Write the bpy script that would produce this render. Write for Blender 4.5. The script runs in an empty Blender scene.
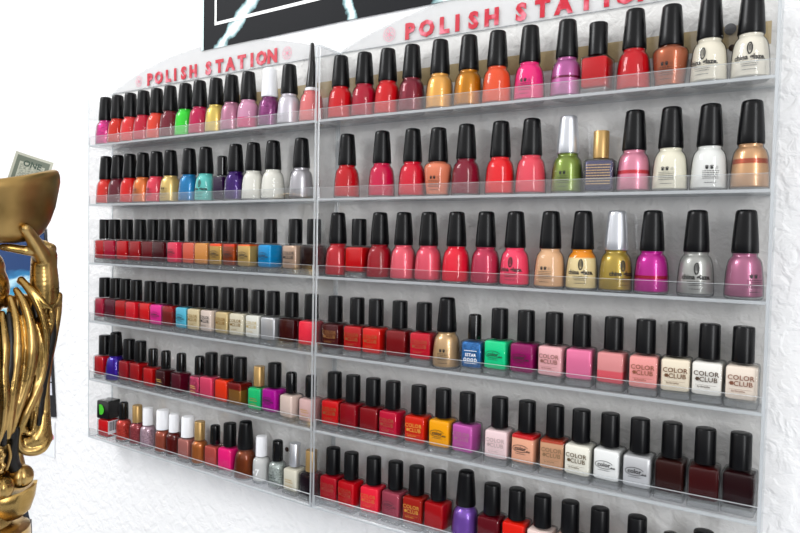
import bpy, bmesh, math, random
from mathutils import Vector, Matrix
random.seed(7)
C = bpy.context.scene.collection
sc = bpy.context.scene
R = math.radians
sc.view_settings.view_transform = 'Standard'
sc.view_settings.look = 'None'
sc.view_settings.gamma = 1.0
sc.view_settings.use_curve_mapping = False
sc.view_settings.exposure = 0.0
try:
    sc.cycles.transparent_max_bounces = 40
    sc.cycles.max_bounces = 10
    sc.cycles.caustics_reflective = False
    sc.cycles.caustics_refractive = False
except Exception:
    pass

# ------------------------------------------------------------------ materials
def lin(h):
    out = []
    for i in (0, 2, 4):
        c = int(h[i:i+2], 16) / 255
        out.append(c / 12.92 if c <= .04045 else ((c + .055) / 1.055) ** 2.4)
    return (*out, 1)

def new_mat(name):
    m = bpy.data.materials.new(name); m.use_nodes = True
    nt = m.node_tree; nt.nodes.clear()
    out = nt.nodes.new('ShaderNodeOutputMaterial')
    return m, nt, out

def pbr(name, col, rough=.5, metal=0, coat=0, spec=.5, bump=None):
    m, nt, out = new_mat(name)
    b = nt.nodes.new('ShaderNodeBsdfPrincipled')
    b.inputs['Base Color'].default_value = lin(col) if isinstance(col, str) else (*col, 1)
    b.inputs['Roughness'].default_value = rough
    b.inputs['Metallic'].default_value = metal
    b.inputs['Coat Weight'].default_value = coat
    b.inputs['Coat Roughness'].default_value = .04
    b.inputs['Specular IOR Level'].default_value = spec
    if bump:
        n = nt.nodes.new('ShaderNodeTexNoise'); n.inputs['Scale'].default_value = bump[0]; n.inputs['Detail'].default_value = 3
        tc = nt.nodes.new('ShaderNodeTexCoord'); nt.links.new(tc.outputs['Object'], n.inputs['Vector'])
        bp = nt.nodes.new('ShaderNodeBump'); bp.inputs['Strength'].default_value = bump[1]; bp.inputs['Distance'].default_value = bump[2]
        nt.links.new(n.outputs['Fac'], bp.inputs['Height']); nt.links.new(bp.outputs['Normal'], b.inputs['Normal'])
    nt.links.new(b.outputs[0], out.inputs[0])
    return m

def clear_mat(name, tint, base=.04, grow=.55, power=4, rough=.015, haze=0.0, hazecol=(.8, .84, .86), thick=None):
    # clear plastic or glass sheet: lets light straight through, mirrors more at grazing angles
    m, nt, out = new_mat(name)
    t = nt.nodes.new('ShaderNodeBsdfTransparent'); t.inputs[0].default_value = (*tint, 1)
    g = nt.nodes.new('ShaderNodeBsdfGlossy'); g.inputs['Roughness'].default_value = rough; g.inputs[0].default_value = (1, 1, 1, 1)
    lw = nt.nodes.new('ShaderNodeLayerWeight'); lw.inputs[0].default_value = .5
    p = nt.nodes.new('ShaderNodeMath'); p.operation = 'POWER'; p.inputs[1].default_value = power
    ma = nt.nodes.new('ShaderNodeMath'); ma.operation = 'MULTIPLY_ADD'; ma.inputs[1].default_value = grow; ma.inputs[2].default_value = base
    mx = nt.nodes.new('ShaderNodeMixShader')
    nt.links.new(lw.outputs['Facing'], p.inputs[0]); nt.links.new(p.outputs[0], ma.inputs[0]); nt.links.new(ma.outputs[0], mx.inputs[0])
    src = t.outputs[0]
    if thick:            # glass looked through edge-on is thicker and darker
        cm = nt.nodes.new('ShaderNodeMix'); cm.data_type = 'RGBA'; cm.inputs[6].default_value = (*tint, 1); cm.inputs[7].default_value = (*thick, 1)
        p2 = nt.nodes.new('ShaderNodeMath'); p2.operation = 'POWER'; p2.inputs[1].default_value = 1.6
        nt.links.new(lw.outputs['Facing'], p2.inputs[0]); nt.links.new(p2.outputs[0], cm.inputs[0]); nt.links.new(cm.outputs[2], t.inputs[0])
    if haze > 0:
        d = nt.nodes.new('ShaderNodeBsdfDiffuse'); d.inputs[0].default_value = (*hazecol, 1)
        tl = nt.nodes.new('ShaderNodeBsdfTranslucent'); tl.inputs[0].default_value = (*hazecol, 1)
        a = nt.nodes.new('ShaderNodeMixShader'); a.inputs[0].default_value = .5
        nt.links.new(d.outputs[0], a.inputs[1]); nt.links.new(tl.outputs[0], a.inputs[2])
        h = nt.nodes.new('ShaderNodeMixShader'); h.inputs[0].default_value = haze
        nt.links.new(t.outputs[0], h.inputs[1]); nt.links.new(a.outputs[0], h.inputs[2]); src = h.outputs[0]
    nt.links.new(src, mx.inputs[1]); nt.links.new(g.outputs[0], mx.inputs[2])
    nt.links.new(mx.outputs[0], out.inputs[0])
    return m

ACRYLIC = clear_mat('clear acrylic sheet', (.97, .97, .97), base=.06, grow=.6, haze=.015)
BACKING = clear_mat('clear acrylic back', (.97, .968, .962), base=.03, grow=.3, haze=.0)
EDGE = clear_mat('polished acrylic edge', (.80, .85, .87), base=.10, grow=.3, rough=.2, haze=.72, hazecol=(.80, .83, .85))
HEADER = clear_mat('acrylic header with painted sheen', (.97, .97, .97), base=.05, grow=.5, haze=.35, hazecol=(.95, .95, .95))  # white haze in the colour stands in for light reflected off clear acrylic
GLASS = clear_mat('bottle glass', (.97, .972, .97), base=.022, grow=.5, power=4, rough=.01, thick=(.38, .39, .39))
GLASSBASE = clear_mat('thick bottle glass base', (.92, .93, .925), base=.10, grow=.5, power=2.5, rough=.05, haze=.22, hazecol=(.88, .90, .89))  # white haze mixed into the clear glass imitates its bright glints
SHELF_M = clear_mat('scuffed acrylic shelf', (.97, .97, .97), base=.05, grow=.45, haze=.13, hazecol=(.86, .87, .88), rough=.05)

def wall_mat():
    m, nt, out = new_mat('white knockdown plaster')
    b = nt.nodes.new('ShaderNodeBsdfPrincipled')
    b.inputs['Base Color'].default_value = (.88, .875, .87, 1); b.inputs['Roughness'].default_value = .65
    tc = nt.nodes.new('ShaderNodeTexCoord')
    n = nt.nodes.new('ShaderNodeTexNoise'); n.inputs['Scale'].default_value = 150; n.inputs['Detail'].default_value = 5; n.inputs['Distortion'].default_value = .6
    n2 = nt.nodes.new('ShaderNodeTexNoise'); n2.inputs['Scale'].default_value = 62; n2.inputs['Detail'].default_value = 3; n2.inputs['Distortion'].default_value = .5
    for q in (n, n2): nt.links.new(tc.outputs['Object'], q.inputs['Vector'])
    cr = nt.nodes.new('ShaderNodeValToRGB'); cr.color_ramp.elements[0].position = .42; cr.color_ramp.elements[1].position = .6
    nt.links.new(n2.outputs['Fac'], cr.inputs[0])
    ad = nt.nodes.new('ShaderNodeMath'); ad.operation = 'MULTIPLY_ADD'; ad.inputs[1].default_value = .9
    nt.links.new(n.outputs['Fac'], ad.inputs[0]); nt.links.new(cr.outputs[0], ad.inputs[2])
    bp = nt.nodes.new('ShaderNodeBump'); bp.inputs['Strength'].default_value = .36; bp.inputs['Distance'].default_value = .0026
    nt.links.new(ad.outputs[0], bp.inputs['Height']); nt.links.new(bp.outputs[0], b.inputs['Normal'])
    nt.links.new(b.outputs[0], out.inputs[0])
    return m
WALL = wall_mat()
CAP = pbr('matte black plastic', '060608', .30, spec=.22)
CAPGLOSS = pbr('glossy black plastic', '070708', .12)
CAPWHITE = pbr('white plastic', 'ECECEE', .3)
CAPGOLD = pbr('brushed gold cap', 'B08E58', .34, .55)
CAPSILVER = pbr('silver cap', 'C9CBD0', .28, .75)

def pig(h):
    c = lin(h); m = max(c[:3]); k = .92 if min(c[:3]) > .45 else .93
    return tuple(k * x ** (1.0 if min(c[:3]) > .45 else 1.22) for x in c[:3]) + (1,)
_pol = {}
def polish_mat(hexc, o, h):
    key = (hexc, o.get('hex2'), o.get('split'), o.get('metal'), o.get('glit'), o.get('band'), h)
    if key in _pol: return _pol[key]
    m, nt, out = new_mat('polish ' + hexc)
    b = nt.nodes.new('ShaderNodeBsdfPrincipled')
    b.inputs['Roughness'].default_value = .32
    b.inputs['Metallic'].default_value = o.get('metal', 0)
    b.inputs['Specular IOR Level'].default_value = .12
    b.inputs['Base Color'].default_value = pig(hexc)
    tc = nt.nodes.new('ShaderNodeTexCoord')
    if 'hex2' in o:      # pigments settled into two layers
        sp = nt.nodes.new('ShaderNodeSeparateXYZ'); nt.links.new(tc.outputs['Object'], sp.inputs[0])
        mr = nt.nodes.new('ShaderNodeMapRange'); zs = o['split'] * h
        mr.inputs['From Min'].default_value = zs - .0007; mr.inputs['From Max'].default_value = zs + .0007
        nt.links.new(sp.outputs['Z'], mr.inputs['Value'])
        mx = nt.nodes.new('ShaderNodeMix'); mx.data_type = 'RGBA'
        mx.inputs[6].default_value = pig(hexc); mx.inputs[7].default_value = pig(o['hex2'])
        nt.links.new(mr.outputs[0], mx.inputs[0]); nt.links.new(mx.outputs[2], b.inputs['Base Color'])
    if 'band' in o:      # a thin settled line of stronger pigment
        bh, bz, bt = o['band']; bz *= h; bt *= h
        sp = nt.nodes.new('ShaderNodeSeparateXYZ'); nt.links.new(tc.outputs['Object'], sp.inputs[0])
        d = nt.nodes.new('ShaderNodeMath'); d.operation = 'SUBTRACT'; d.inputs[1].default_value = bz; nt.links.new(sp.outputs['Z'], d.inputs[0])
        a = nt.nodes.new('ShaderNodeMath'); a.operation = 'ABSOLUTE'; nt.links.new(d.outputs[0], a.inputs[0])
        mr = nt.nodes.new('ShaderNodeMapRange'); mr.inputs['From Min'].default_value = bt; mr.inputs['From Max'].default_value = bt + .0008
        mr.inputs['To Min'].default_value = 1; mr.inputs['To Max'].default_value = 0; nt.links.new(a.outputs[0], mr.inputs['Value'])
        mx = nt.nodes.new('ShaderNodeMix'); mx.data_type = 'RGBA'; mx.inputs[7].default_value = pig(bh); nt.links.new(mr.outputs[0], mx.inputs[0])
        if b.inputs['Base Color'].links: nt.links.new(b.inputs['Base Color'].links[0].from_socket, mx.inputs[6])
        else: mx.inputs[6].default_value = pig(hexc)
        nt.links.new(mx.outputs[2], b.inputs['Base Color'])
    if o.get('glit'):    # glitter flakes
        v = nt.nodes.new('ShaderNodeTexVoronoi'); v.inputs['Scale'].default_value = 900; nt.links.new(tc.outputs['Object'], v.inputs['Vector'])
        hs = nt.nodes.new('ShaderNodeMix'); hs.data_type = 'RGBA'; hs.blend_type = 'MIX'
        base = pig(hexc)
        hs.inputs[6].default_value = tuple(c * .6 for c in base[:3]) + (1,)
        hs.inputs[7].default_value = tuple(min(1, c * 1.6 + .05) for c in base[:3]) + (1,)
        sp = nt.nodes.new('ShaderNodeSeparateColor'); nt.links.new(v.outputs['Color'], sp.inputs[0])
        nt.links.new(sp.outputs[0], hs.inputs[0]); nt.links.new(hs.outputs[2], b.inputs['Base Color'])
        nm = nt.nodes.new('ShaderNodeBump'); nm.inputs['Strength'].default_value = .5; nm.inputs['Distance'].default_value = .001
        nt.links.new(sp.outputs[1], nm.inputs['Height']); nt.links.new(nm.outputs[0], b.inputs['Normal'])
        b.inputs['Metallic'].default_value = .5
    nt.links.new(b.outputs[0], out.inputs[0])
    _pol[key] = m
    return m
_ink = {}
def ink(hexc):
    if hexc not in _ink: _ink[hexc] = pbr('printed ink ' + hexc, hexc, .5)
    return _ink[hexc]

# ------------------------------------------------------------------ mesh helpers
def mesh_of(bm, name, smooth=True, ang=38):
    bmesh.ops.recalc_face_normals(bm, faces=bm.faces)
    me = bpy.data.meshes.new(name); bm.to_mesh(me); bm.free()
    if smooth:
        for p in me.polygons: p.use_smooth = True
        try: me.set_sharp_from_angle(angle=R(ang))
        except Exception: pass
    return me
def link(name, me, mats, parent=None, loc=(0, 0, 0), rotz=0):
    o = bpy.data.objects.new(name, me); C.objects.link(o)
    if not isinstance(mats, (list, tuple)): mats = [mats]
    while len(me.materials) < len(mats): me.materials.append(None)
    for i, m in enumerate(mats):
        o.material_slots[i].link = 'OBJECT'; o.material_slots[i].material = m
    if parent: o.parent = parent
    o.location = loc; o.rotation_euler = (0, 0, rotz)
    return o
def empty(name, loc=(0, 0, 0), rotz=0, parent=None):
    o = bpy.data.objects.new(name, None); C.objects.link(o)
    o.location = loc; o.rotation_euler = (0, 0, rotz); o.empty_display_size = .02
    if parent: o.parent = parent
    return o
def tag(o, label, cat, group=None):
    o['label'] = label; o['category'] = cat
    if group: o['group'] = group
    return o
def struct(o): o['kind'] = 'structure'; return o

def add_lathe(bm, prof, seg=32, sx=1, sy=1, cap_lo=True, cap_hi=True, c=(0, 0, 0)):
    rings = []
    for z, r in prof:
        rings.append([bm.verts.new((c[0] + sx * r * math.cos(2 * math.pi * i / seg), c[1] + sy * r * math.sin(2 * math.pi * i / seg), c[2] + z)) for i in range(seg)])
    for a, b in zip(rings, rings[1:]):
        for i in range(seg):
            j = (i + 1) % seg
            bm.faces.new((a[i], a[j], b[j], b[i]))
    if cap_lo: bm.faces.new(rings[0][::-1])
    if cap_hi: bm.faces.new(rings[-1])
    return rings
def lathe(name, prof, seg=32, **k):
    bm = bmesh.new(); add_lathe(bm, prof, seg, **k); return mesh_of(bm, name)
def rrect(hx, hy, r, n=4):
    pts = []
    for cx, cy, a0 in ((hx - r, hy - r, 0), (-hx + r, hy - r, 90), (-hx + r, -hy + r, 180), (hx - r, -hy + r, 270)):
        for i in range(n + 1):
            a = R(a0 + 90 * i / n); pts.append((cx + r * math.cos(a), cy + r * math.sin(a)))
    return pts
def loft(name, secs, n=4, cap_lo=True, cap_hi=True):
    bm = bmesh.new(); rings = []
    for z, hx, hy, r in secs: rings.append([bm.verts.new((x, y, z)) for x, y in rrect(hx, hy, r, n)])
    for a, b in zip(rings, rings[1:]):
        m = len(a)
        for i in range(m): bm.faces.new((a[i], a[(i + 1) % m], b[(i + 1) % m], b[i]))
    if cap_lo: bm.faces.new(rings[0][::-1])
    if cap_hi: bm.faces.new(rings[-1])
    return mesh_of(bm, name)
def add_box(bm, x0, x1, y0, y1, z0, z1, mat=0):
    v = [bm.verts.new(p) for p in ((x0, y0, z0), (x1, y0, z0), (x1, y1, z0), (x0, y1, z0), (x0, y0, z1), (x1, y0, z1), (x1, y1, z1), (x0, y1, z1))]
    fs = []
    for q in ((3, 2, 1, 0), (4, 5, 6, 7), (0, 1, 5, 4), (1, 2, 6, 5), (2, 3, 7, 6), (3, 0, 4, 7)):
        f = bm.faces.new([v[i] for i in q]); f.material_index = mat; fs.append(f)
    return fs
def slab(name, x0, x1, y0, y1, z0, z1, parent, faces=None, bev=.0003):
    bm = bmesh.new(); fs = add_box(bm, x0, x1, y0, y1, z0, z1)
    big = sorted((f.calc_area() for f in fs), reverse=True)[1]
    for f in fs: f.material_index = 0 if f.calc_area() >= big * .999 else 1
    bmesh.ops.bevel(bm, geom=bm.edges[:], offset=bev, segments=1, affect='EDGES', material=1)
    return link(name, mesh_of(bm, name, False), [faces or ACRYLIC, EDGE], parent)
def box_obj(name, x0, x1, y0, y1, z0, z1, mat, parent=None, bev=.0, loc=(0, 0, 0), rotz=0):
    bm = bmesh.new(); add_box(bm, x0, x1, y0, y1, z0, z1)
    if bev: bmesh.ops.bevel(bm, geom=bm.edges[:], offset=bev, segments=2, affect='EDGES')
    return link(name, mesh_of(bm, name, bool(bev), 50), mat, parent, loc, rotz)

def text_verts(body, size, bold=0, extrude=.0, align='CENTER', spacing=1.0):
    cu = bpy.data.curves.new('txt', 'FONT'); cu.body = body; cu.size = size; cu.offset = bold; cu.extrude = extrude
    cu.align_x = align; cu.resolution_u = 2; cu.space_character = spacing
    o = bpy.data.objects.new('txt', cu); C.objects.link(o)
    dg = bpy.context.evaluated_depsgraph_get()
    me = bpy.data.meshes.new_from_object(o.evaluated_get(dg))
    v = [tuple(x.co) for x in me.vertices]; f = [tuple(p.vertices) for p in me.polygons]
    bpy.data.objects.remove(o); bpy.data.curves.remove(cu); bpy.data.meshes.remove(me)
    return v, f
class Flat:
    """shapes in a plane (x right, y up), later wrapped on a bottle"""
    def __init__(s): s.v = []; s.f = []
    def add(s, v, f, dx=0, dy=0):
        n = len(s.v); s.v += [(a[0] + dx, a[1] + dy, a[2] if len(a) > 2 else 0) for a in v]; s.f += [tuple(i + n for i in q) for q in f]
    def text(s, body, size, dx, dy, bold=0, align='CENTER', spacing=1.0): s.add(*text_verts(body, size, bold, 0, align, spacing), dx, dy)
    def bar(s, x0, x1, y, h):
        n = max(1, int((x1 - x0) / .001)); 
        for i in range(n):
            a = x0 + (x1 - x0) * i / n; b = x0 + (x1 - x0) * (i + 1) / n
            s.add([(a, y), (b, y), (b, y + h), (a, y + h)], [(0, 1, 2, 3)])
    def words(s, x0, x1, y, h, rng):        # a line of print too small to read
        x = x0
        while x < x1 - .0006:
            w = min(rng.uniform(.0008, .0026), x1 - x); s.bar(x, x + w, y, h); x += w + .0006
    def ring(s, cx, cy, rx, ry, t, a0=0, a1=360, n=28):
        v = []; f = []
        for i in range(n + 1):
            a = R(a0 + (a1 - a0) * i / n); c, q = math.cos(a), math.sin(a)
            v += [(cx + rx * c, cy + ry * q), (cx + (rx - t) * c, cy + (ry - t) * q)]
            if i: f.append((2 * i - 2, 2 * i, 2 * i + 1, 2 * i - 1))
        s.add(v, f)
    def disc(s, cx, cy, r, n=10): s.add([(cx + r * math.cos(2 * math.pi * i / n), cy + r * math.sin(2 * math.pi * i / n)) for i in range(n)], [tuple(range(n))])
    def wrap(s, name, rad):                  # rad(z) -> radius: round bottle; label faces -y
        bm = bmesh.new(); vs = []
        for x, z, _ in s.v:
            r = rad(z) + .00025; a = x / r; vs.append(bm.verts.new((r * math.sin(a), -r * math.cos(a), z)))
        return s.fin(bm, vs, name)
    def front(s, name, hy):
        bm = bmesh.new(); vs = [bm.verts.new((x, -hy - .00025, z)) for x, z, _ in s.v]
        return s.fin(bm, vs, name)
    def fin(s, bm, vs, name):
        for q in s.f:
            try: bm.faces.new([vs[i] for i in q])
            except Exception: pass
        me = bpy.data.meshes.new(name); bm.to_mesh(me); bm.free(); return me

# ------------------------------------------------------------------ bottle kinds (mesh data shared by the bottles)
MM = .001
def mm(*p): return [(z * MM, r * MM) for z, r in p]
def inset(prof, d, z0, z1):
    pts = [(z, max(r - d, .001)) for z, r in prof if z0 < z < z1]
    def at(z):
        for (a, ra), (b, rb) in zip(prof, prof[1:]):
            if a <= z <= b and b > a: return max(ra + (rb - ra) * (z - a) / (b - a) - d, .001)
        return pts[-1][1]
    return [(z0, at(z0) - .0012), (z0 + .0010, at(z0 + .0010))] + [q for q in pts if q[0] > z0 + .0012] + [(z1, at(z1))]
def radfun(prof):
    def f(z):
        for (a, ra), (b, rb) in zip(prof, prof[1:]):
            if a <= z <= b and b > a: return ra + (rb - ra) * (z - a) / (b - a)
        return prof[-1][1]
    return f
P_G = mm((0, 14.8), (.5, 16.4), (1.6, 17.3), (4, 17.7), (10, 17.6), (18, 17.2), (26, 16.6), (32, 15.9), (36, 15.0), (38.6, 13.9), (40.4, 12.5), (41.4, 11.5), (42.6, 11.2), (44.0, 11.5), (44.8, 11.5), (45.1, 10.5))
P_K = mm((0, 12.2), (.5, 13.6), (1.6, 14.4), (8, 15.0), (18, 16.2), (29, 17.2), (34, 17.5), (37.5, 17.1), (39.8, 15.6), (41, 13.2), (41.6, 11.2), (43.0, 11.0), (43.8, 10.4))
P_R = mm((0, 11.0), (.5, 12.4), (1.6, 13.2), (8, 13.4), (29, 13.3), (34, 12.6), (37, 10.6), (38.4, 8.4), (40, 8.2), (40.5, 7.4))
P_TAP = mm((0, 11.4), (.4, 12.1), (1.2, 12.3), (10, 11.9), (25, 10.8), (37, 9.7), (40.2, 9.3), (41.6, 8.2), (42.3, 6.0), (42.5, 2.5))
P_CYL = mm((0, 9.6), (.4, 10.2), (33.6, 9.8), (34.9, 9.2), (35.4, 7.6), (35.5, 3))
P_SLIM = mm((0, 7.6), (.3, 8.1), (26, 7.8), (28.6, 7.2), (29.8, 5.4), (30.2, 2))
P_GOLD = mm((0, 7.8), (.3, 8.2), (28.8, 8.2), (29.4, 7.8), (29.5, 3))
P_WHITE = mm((0, 8.0), (.3, 8.6), (28, 8.2), (29.6, 7.6), (30, 3))
P_WBIG = mm((0, 10.4), (.4, 11.0), (31, 10.4), (32.6, 9.6), (33, 4))
P_SPIRE = mm((0, 8.2), (.4, 8.5), (8, 7.8), (30, 5.2), (52, 3.4), (60, 3.0), (62, 2.2), (62.5, .8))
P_COLLAR = mm((0, 8.8), (.3, 9.2), (4.2, 9.2), (4.5, 8.6))

def sq_secs(hx, hy, h, nk, r=.0022):
    return [(0, hx - .0012, hy - .0012, r), (.0006, hx - .0003, hy - .0003, r), (.0016, hx, hy, r), (h - .0035, hx, hy, r), (h - .0016, hx - .0005, hy - .0005, r + .0004),
            (h - .0004, hx - .0022, hy - .0022, r + .001), (h, nk + .0012, nk + .0012, nk), (h + .0004, nk, nk, nk * .99), (h + .0024, nk, nk, nk * .99)]
def sq_inner(hx, hy, h, d, b, r=.003):
    x, y = hx - d, hy - d
    return [(b, x - .003, y - .003, r), (b + .0008, x - .0008, y - .0008, r), (b + .0022, x, y, r), (h - .0042, x, y, r), (h - .0026, x - .0008, y - .0008, r), (h - .0016, x - .003, y - .003, r)]
KIND = {}
def def_round(k, prof, base, ptop, cap_z):
    d = dict(cap_z=cap_z, rad=radfun(prof), round=True, h=ptop)
    d['glass'] = lathe(k + '_glass', prof)
    d['polish'] = lathe(k + '_polish', inset(prof, .0009, base, ptop))
    d['base'] = lathe(k + '_base', [(.0004, prof[0][1] - .001), (.0012, prof[2][1] - .0012), (base - .0001, prof[3][1] - .0014)])
    KIND[k] = d
def def_square(k, hx, hy, h, nk, base, cap_z):
    d = dict(cap_z=cap_z, hy=hy, round=False, h=h)
    d['glass'] = loft(k + '_glass', sq_secs(hx, hy, h, nk))
    d['polish'] = loft(k + '_polish', sq_inner(hx, hy, h, .0012, base))
    d['base'] = loft(k + '_base', [(.0005, hx - .0016, hy - .0016, .002), (.0016, hx - .0008, hy - .0008, .002), (base - .0012, hx - .0008, hy - .0008, .002), (base - .0002, hx - .0045, hy - .0045, .002)])
    KIND[k] = d
def_round('G', P_G, .0026, .0444, .0446)
def_round('K', P_K, .0026, .0428, .0428)
def_round('R', P_R, .0042, .0385, .0398)
def_round('T', P_G, .0026, .0444, .0450)
def_square('C', .0148, .0138, .0422, .0088, .0078, .0430)
def_square('E', .0135, .0128, .0385, .0072, .0058, .0393)
def_square('M', .0117, .0112, .0400, .0066, .0030, .0408)
def_square('S', .0157, .0132, .0370, .0078, .0030, .0378)
def_square('B', .0148, .0140, .0330, .0110, .0012, .0336)

CAPS = {'tap': (lathe('cap_tapered', P_TAP), CAP, 'tapered black cap'), 'tapw': (lathe('cap_tapered_white', P_TAP), CAPWHITE, 'white cap'), 'taps': (lathe('cap_tapered_silver', P_TAP), CAPSILVER, 'silver cap'),
        'cyl': (lathe('cap_cylinder', P_CYL), CAP, 'black cap'), 'slim': (lathe('cap_slim', P_SLIM), CAPGLOSS, 'glossy black cap'), 'gold': (lathe('cap_gold', P_GOLD), CAPGOLD, 'gold cap'),
        'white': (lathe('cap_white', P_WHITE), CAPWHITE, 'white cap'), 'whitebig': (lathe('cap_white_wide', P_WBIG), CAPWHITE, 'wide white cap'), 'silver': (lathe('cap_silver', [(z * 1.12, r * .95) for z, r in P_GOLD]), CAPSILVER, 'silver cap'),
        'spire': (lathe('cap_spire', P_SPIRE), CAPGLOSS, 'spire cap'),
        'bigbox': (loft('cap_box', [(0, .0142, .0134, .002), (.0006, .0148, .014, .002), (.031, .0146, .0138, .002), (.0322, .0138, .013, .002), (.0325, .0125, .0118, .002)]), CAPGLOSS, 'square black cap')}
COLLAR = lathe('cap_collar', P_COLLAR)

# printed labels (each mesh shared by all bottles that carry it)
LBL = {}
def label_mesh(code, kind):
    key = (code, kind)
    if key in LBL: return LBL[key]
    F = Flat(); K = KIND[kind]; rng = random.Random(3)
    if code == 'g':        # swirl mark, brand line and three lines of small print
        F.ring(.0004, .0270, .0029, .0056, .0011, 60, 260); F.ring(-.0001, .0270, .0029, .0056, .0011, 240, 440); F.ring(.0002, .0270, .0011, .0036, .0007, -40, 220)
        F.text('china glaze.', .0064, 0, .0170, .0002)
        for y, w in ((.0146, .0085), (.0128, .0075), (.0110, .0066), (.0075, .0060)): F.words(-w, w, y, .0006, rng)
    elif code == 'b':      # back print: two small symbols and a block of small print
        for cx in (-.004, .0005):
            F.disc(cx, .0212, .0014); F.disc(cx - .0011, .0228, .0006, 7); F.disc(cx + .0011, .0228, .0006, 7); F.disc(cx, .0233, .0006, 7)
        F.ring(.0052, .0215, .0012, .0012, .0003)
        for i in range(5): F.words(-.008, .0075 - .0006 * (i % 3), .0180 - .0017 * i, .0006, rng)
        F.words(-.006, .005, .0072, .0006, rng)
    elif code == 'c':
        F.text('COLOR', .0066, 0, .0205, .0001, spacing=1.05); F.text('CLUB', .0066, .0021, .0147, .0001, spacing=1.05)
        for i in range(6): F.disc(-.0079 + .0013 * math.cos(R(60 * i)), .0170 + .0013 * math.sin(R(60 * i)), .0008, 8)
        F.disc(-.0079, .0170, .0011)
        F.bar(-.0098, .0098, .0112, .0002); F.text('by forsythe', .0026, -.002, .0088, .00004)
    elif code == 'o':
        F.ring(-.001, .0180, .0098, .0044, .0006, 20, 340); F.text('color', .0064, -.0012, .0161, .00015); F.text('club', .003, .0085, .0150, .0001)
        for y in (.0118,): F.words(-.007, .006, y, .0006, rng)
    elif code == 's':
        F.text('SSTAR', .0046, .0002, .0176, .0001, spacing=1.1)
        for i in range(4): F.ring(-.0066 + .0044 * i, .0140, .0017, .0019, .0007)
        F.words(-.008, .008, .0232, .0008, rng); F.words(-.007, .008, .0100, .0007, rng)
    elif code == 'l':
        F.words(-.0075, .006, .0190, .0011, rng); F.words(-.006, .0075, .0162, .0011, rng); F.ring(0, .0118, .0070, .0012, .0005)
    elif code == 'm':
        for i in range(8): F.words(-.0125, .0125, .0268 - .0026 * i, .0009, rng)
    elif code == '7':
        F.text('7', .0130, .0015, .0128, .0003); F.text('SI', .0050, -.0050, .0150, .0002)
    kz = {'G': 1.05, 'K': 1.05, 'C': 1.22, 'E': 1.12, 'S': 1.1, 'R': 1.05}.get(kind, 1.0)
    dz = .0022 if kind == 'C' else 0
    F.v = [(x, z * (1 if kind == 'C' else kz) + (.0070 if kind == 'C' else 0), q) for x, z, q in F.v]
    me = F.wrap('label_' + code, K['rad']) if K['round'] else F.front('label_' + code, K['hy'])
    LBL[key] = me
    return me

# ------------------------------------------------------------------ the racks
W, D, PITCH, T, LIPH, PHI = .5386, .047, .105, .6277, .0182, .0416
TH = .0030
def rack(root, hx):
    slab('back_panel', TH, W - TH, -.0022, -.0004, 0, T, root, BACKING)
    for x0 in (0, W - TH): slab('side_panel', x0, x0 + TH, -D, -.0004, 0, T, root)
    for k in range(1, 7):
        z = (6 - k) * PITCH
        s = slab('shelf', TH, W - TH, -D, -.0023, z, z + TH, root, SHELF_M)
        slab('front_lip', TH, W - TH, -D, -D + .0022, z + TH, z + LIPH, s)
    # arched header on top of the back panel
    bm = bmesh.new(); n = 36; lo = []; hi = []
    for i in range(n + 1):
        t = i / n; x = .004 + (W - .008) * t
        z = T + .0005 + .0505 * (math.sin(math.pi * t) ** .8)
        lo.append((x, T)); hi.append((x, max(z, T + .0006)))
    fr = [[bm.verts.new((x, y, z)) for x, z in pts] for y in (-.0022, -.0006) for pts in (lo, hi)]
    for i in range(n):
        bm.faces.new((fr[0][i], fr[0][i + 1], fr[1][i + 1], fr[1][i])); bm.faces.new((fr[2][i + 1], fr[2][i], fr[3][i], fr[3][i + 1]))
        f = bm.faces.new((fr[1][i], fr[1][i + 1], fr[3][i + 1], fr[3][i])); f.material_index = 1
        f = bm.faces.new((fr[0][i + 1], fr[0][i], fr[2][i], fr[2][i + 1])); f.material_index = 1
    for i in (0, n):
        f = bm.faces.new((fr[0][i], fr[1][i], fr[3][i], fr[2][i])); f.material_index = 1
    hd = link('header_panel', mesh_of(bm, 'header_panel', False), [HEADER, EDGE], root)
    # red lettering, letter by letter
    for word, xs in (('POLISH', hx[:6]), ('STATION', hx[6:])):
        bm = bmesh.new()
        for ch, x in zip(word, xs):
            v, f = text_verts(ch, .0268, .0015, .0004)
            vs = [bm.verts.new((x + a, -.0027 - c, .6318 + b)) for a, b, c in v]
            for q in f:
                try: bm.faces.new([vs[i] for i in q])
                except Exception: pass
        me = bpy.data.meshes.new('lettering'); bm.to_mesh(me); bm.free()
        lt = link('lettering', me, LETTER, hd); lt['label'] = f'worn red painted word {word}'
    for cx in (.0832, W - .098):
        F = Flat()
        F.ring(0, 0, .0092, .0092, .0006)
        for i in range(6): F.ring(.0048 * math.cos(R(60 * i)), .0048 * math.sin(R(60 * i)), .0026, .0026, .0005, n=12)
        F.disc(0, 0, .0017)
        bm = bmesh.new(); vs = [bm.verts.new((cx + x, -.0024, .6412 + z)) for x, z, _ in F.v]
        link('flower_mark', F.fin(bm, vs, 'flower_mark'), FLOWER, hd)
    return root
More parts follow.
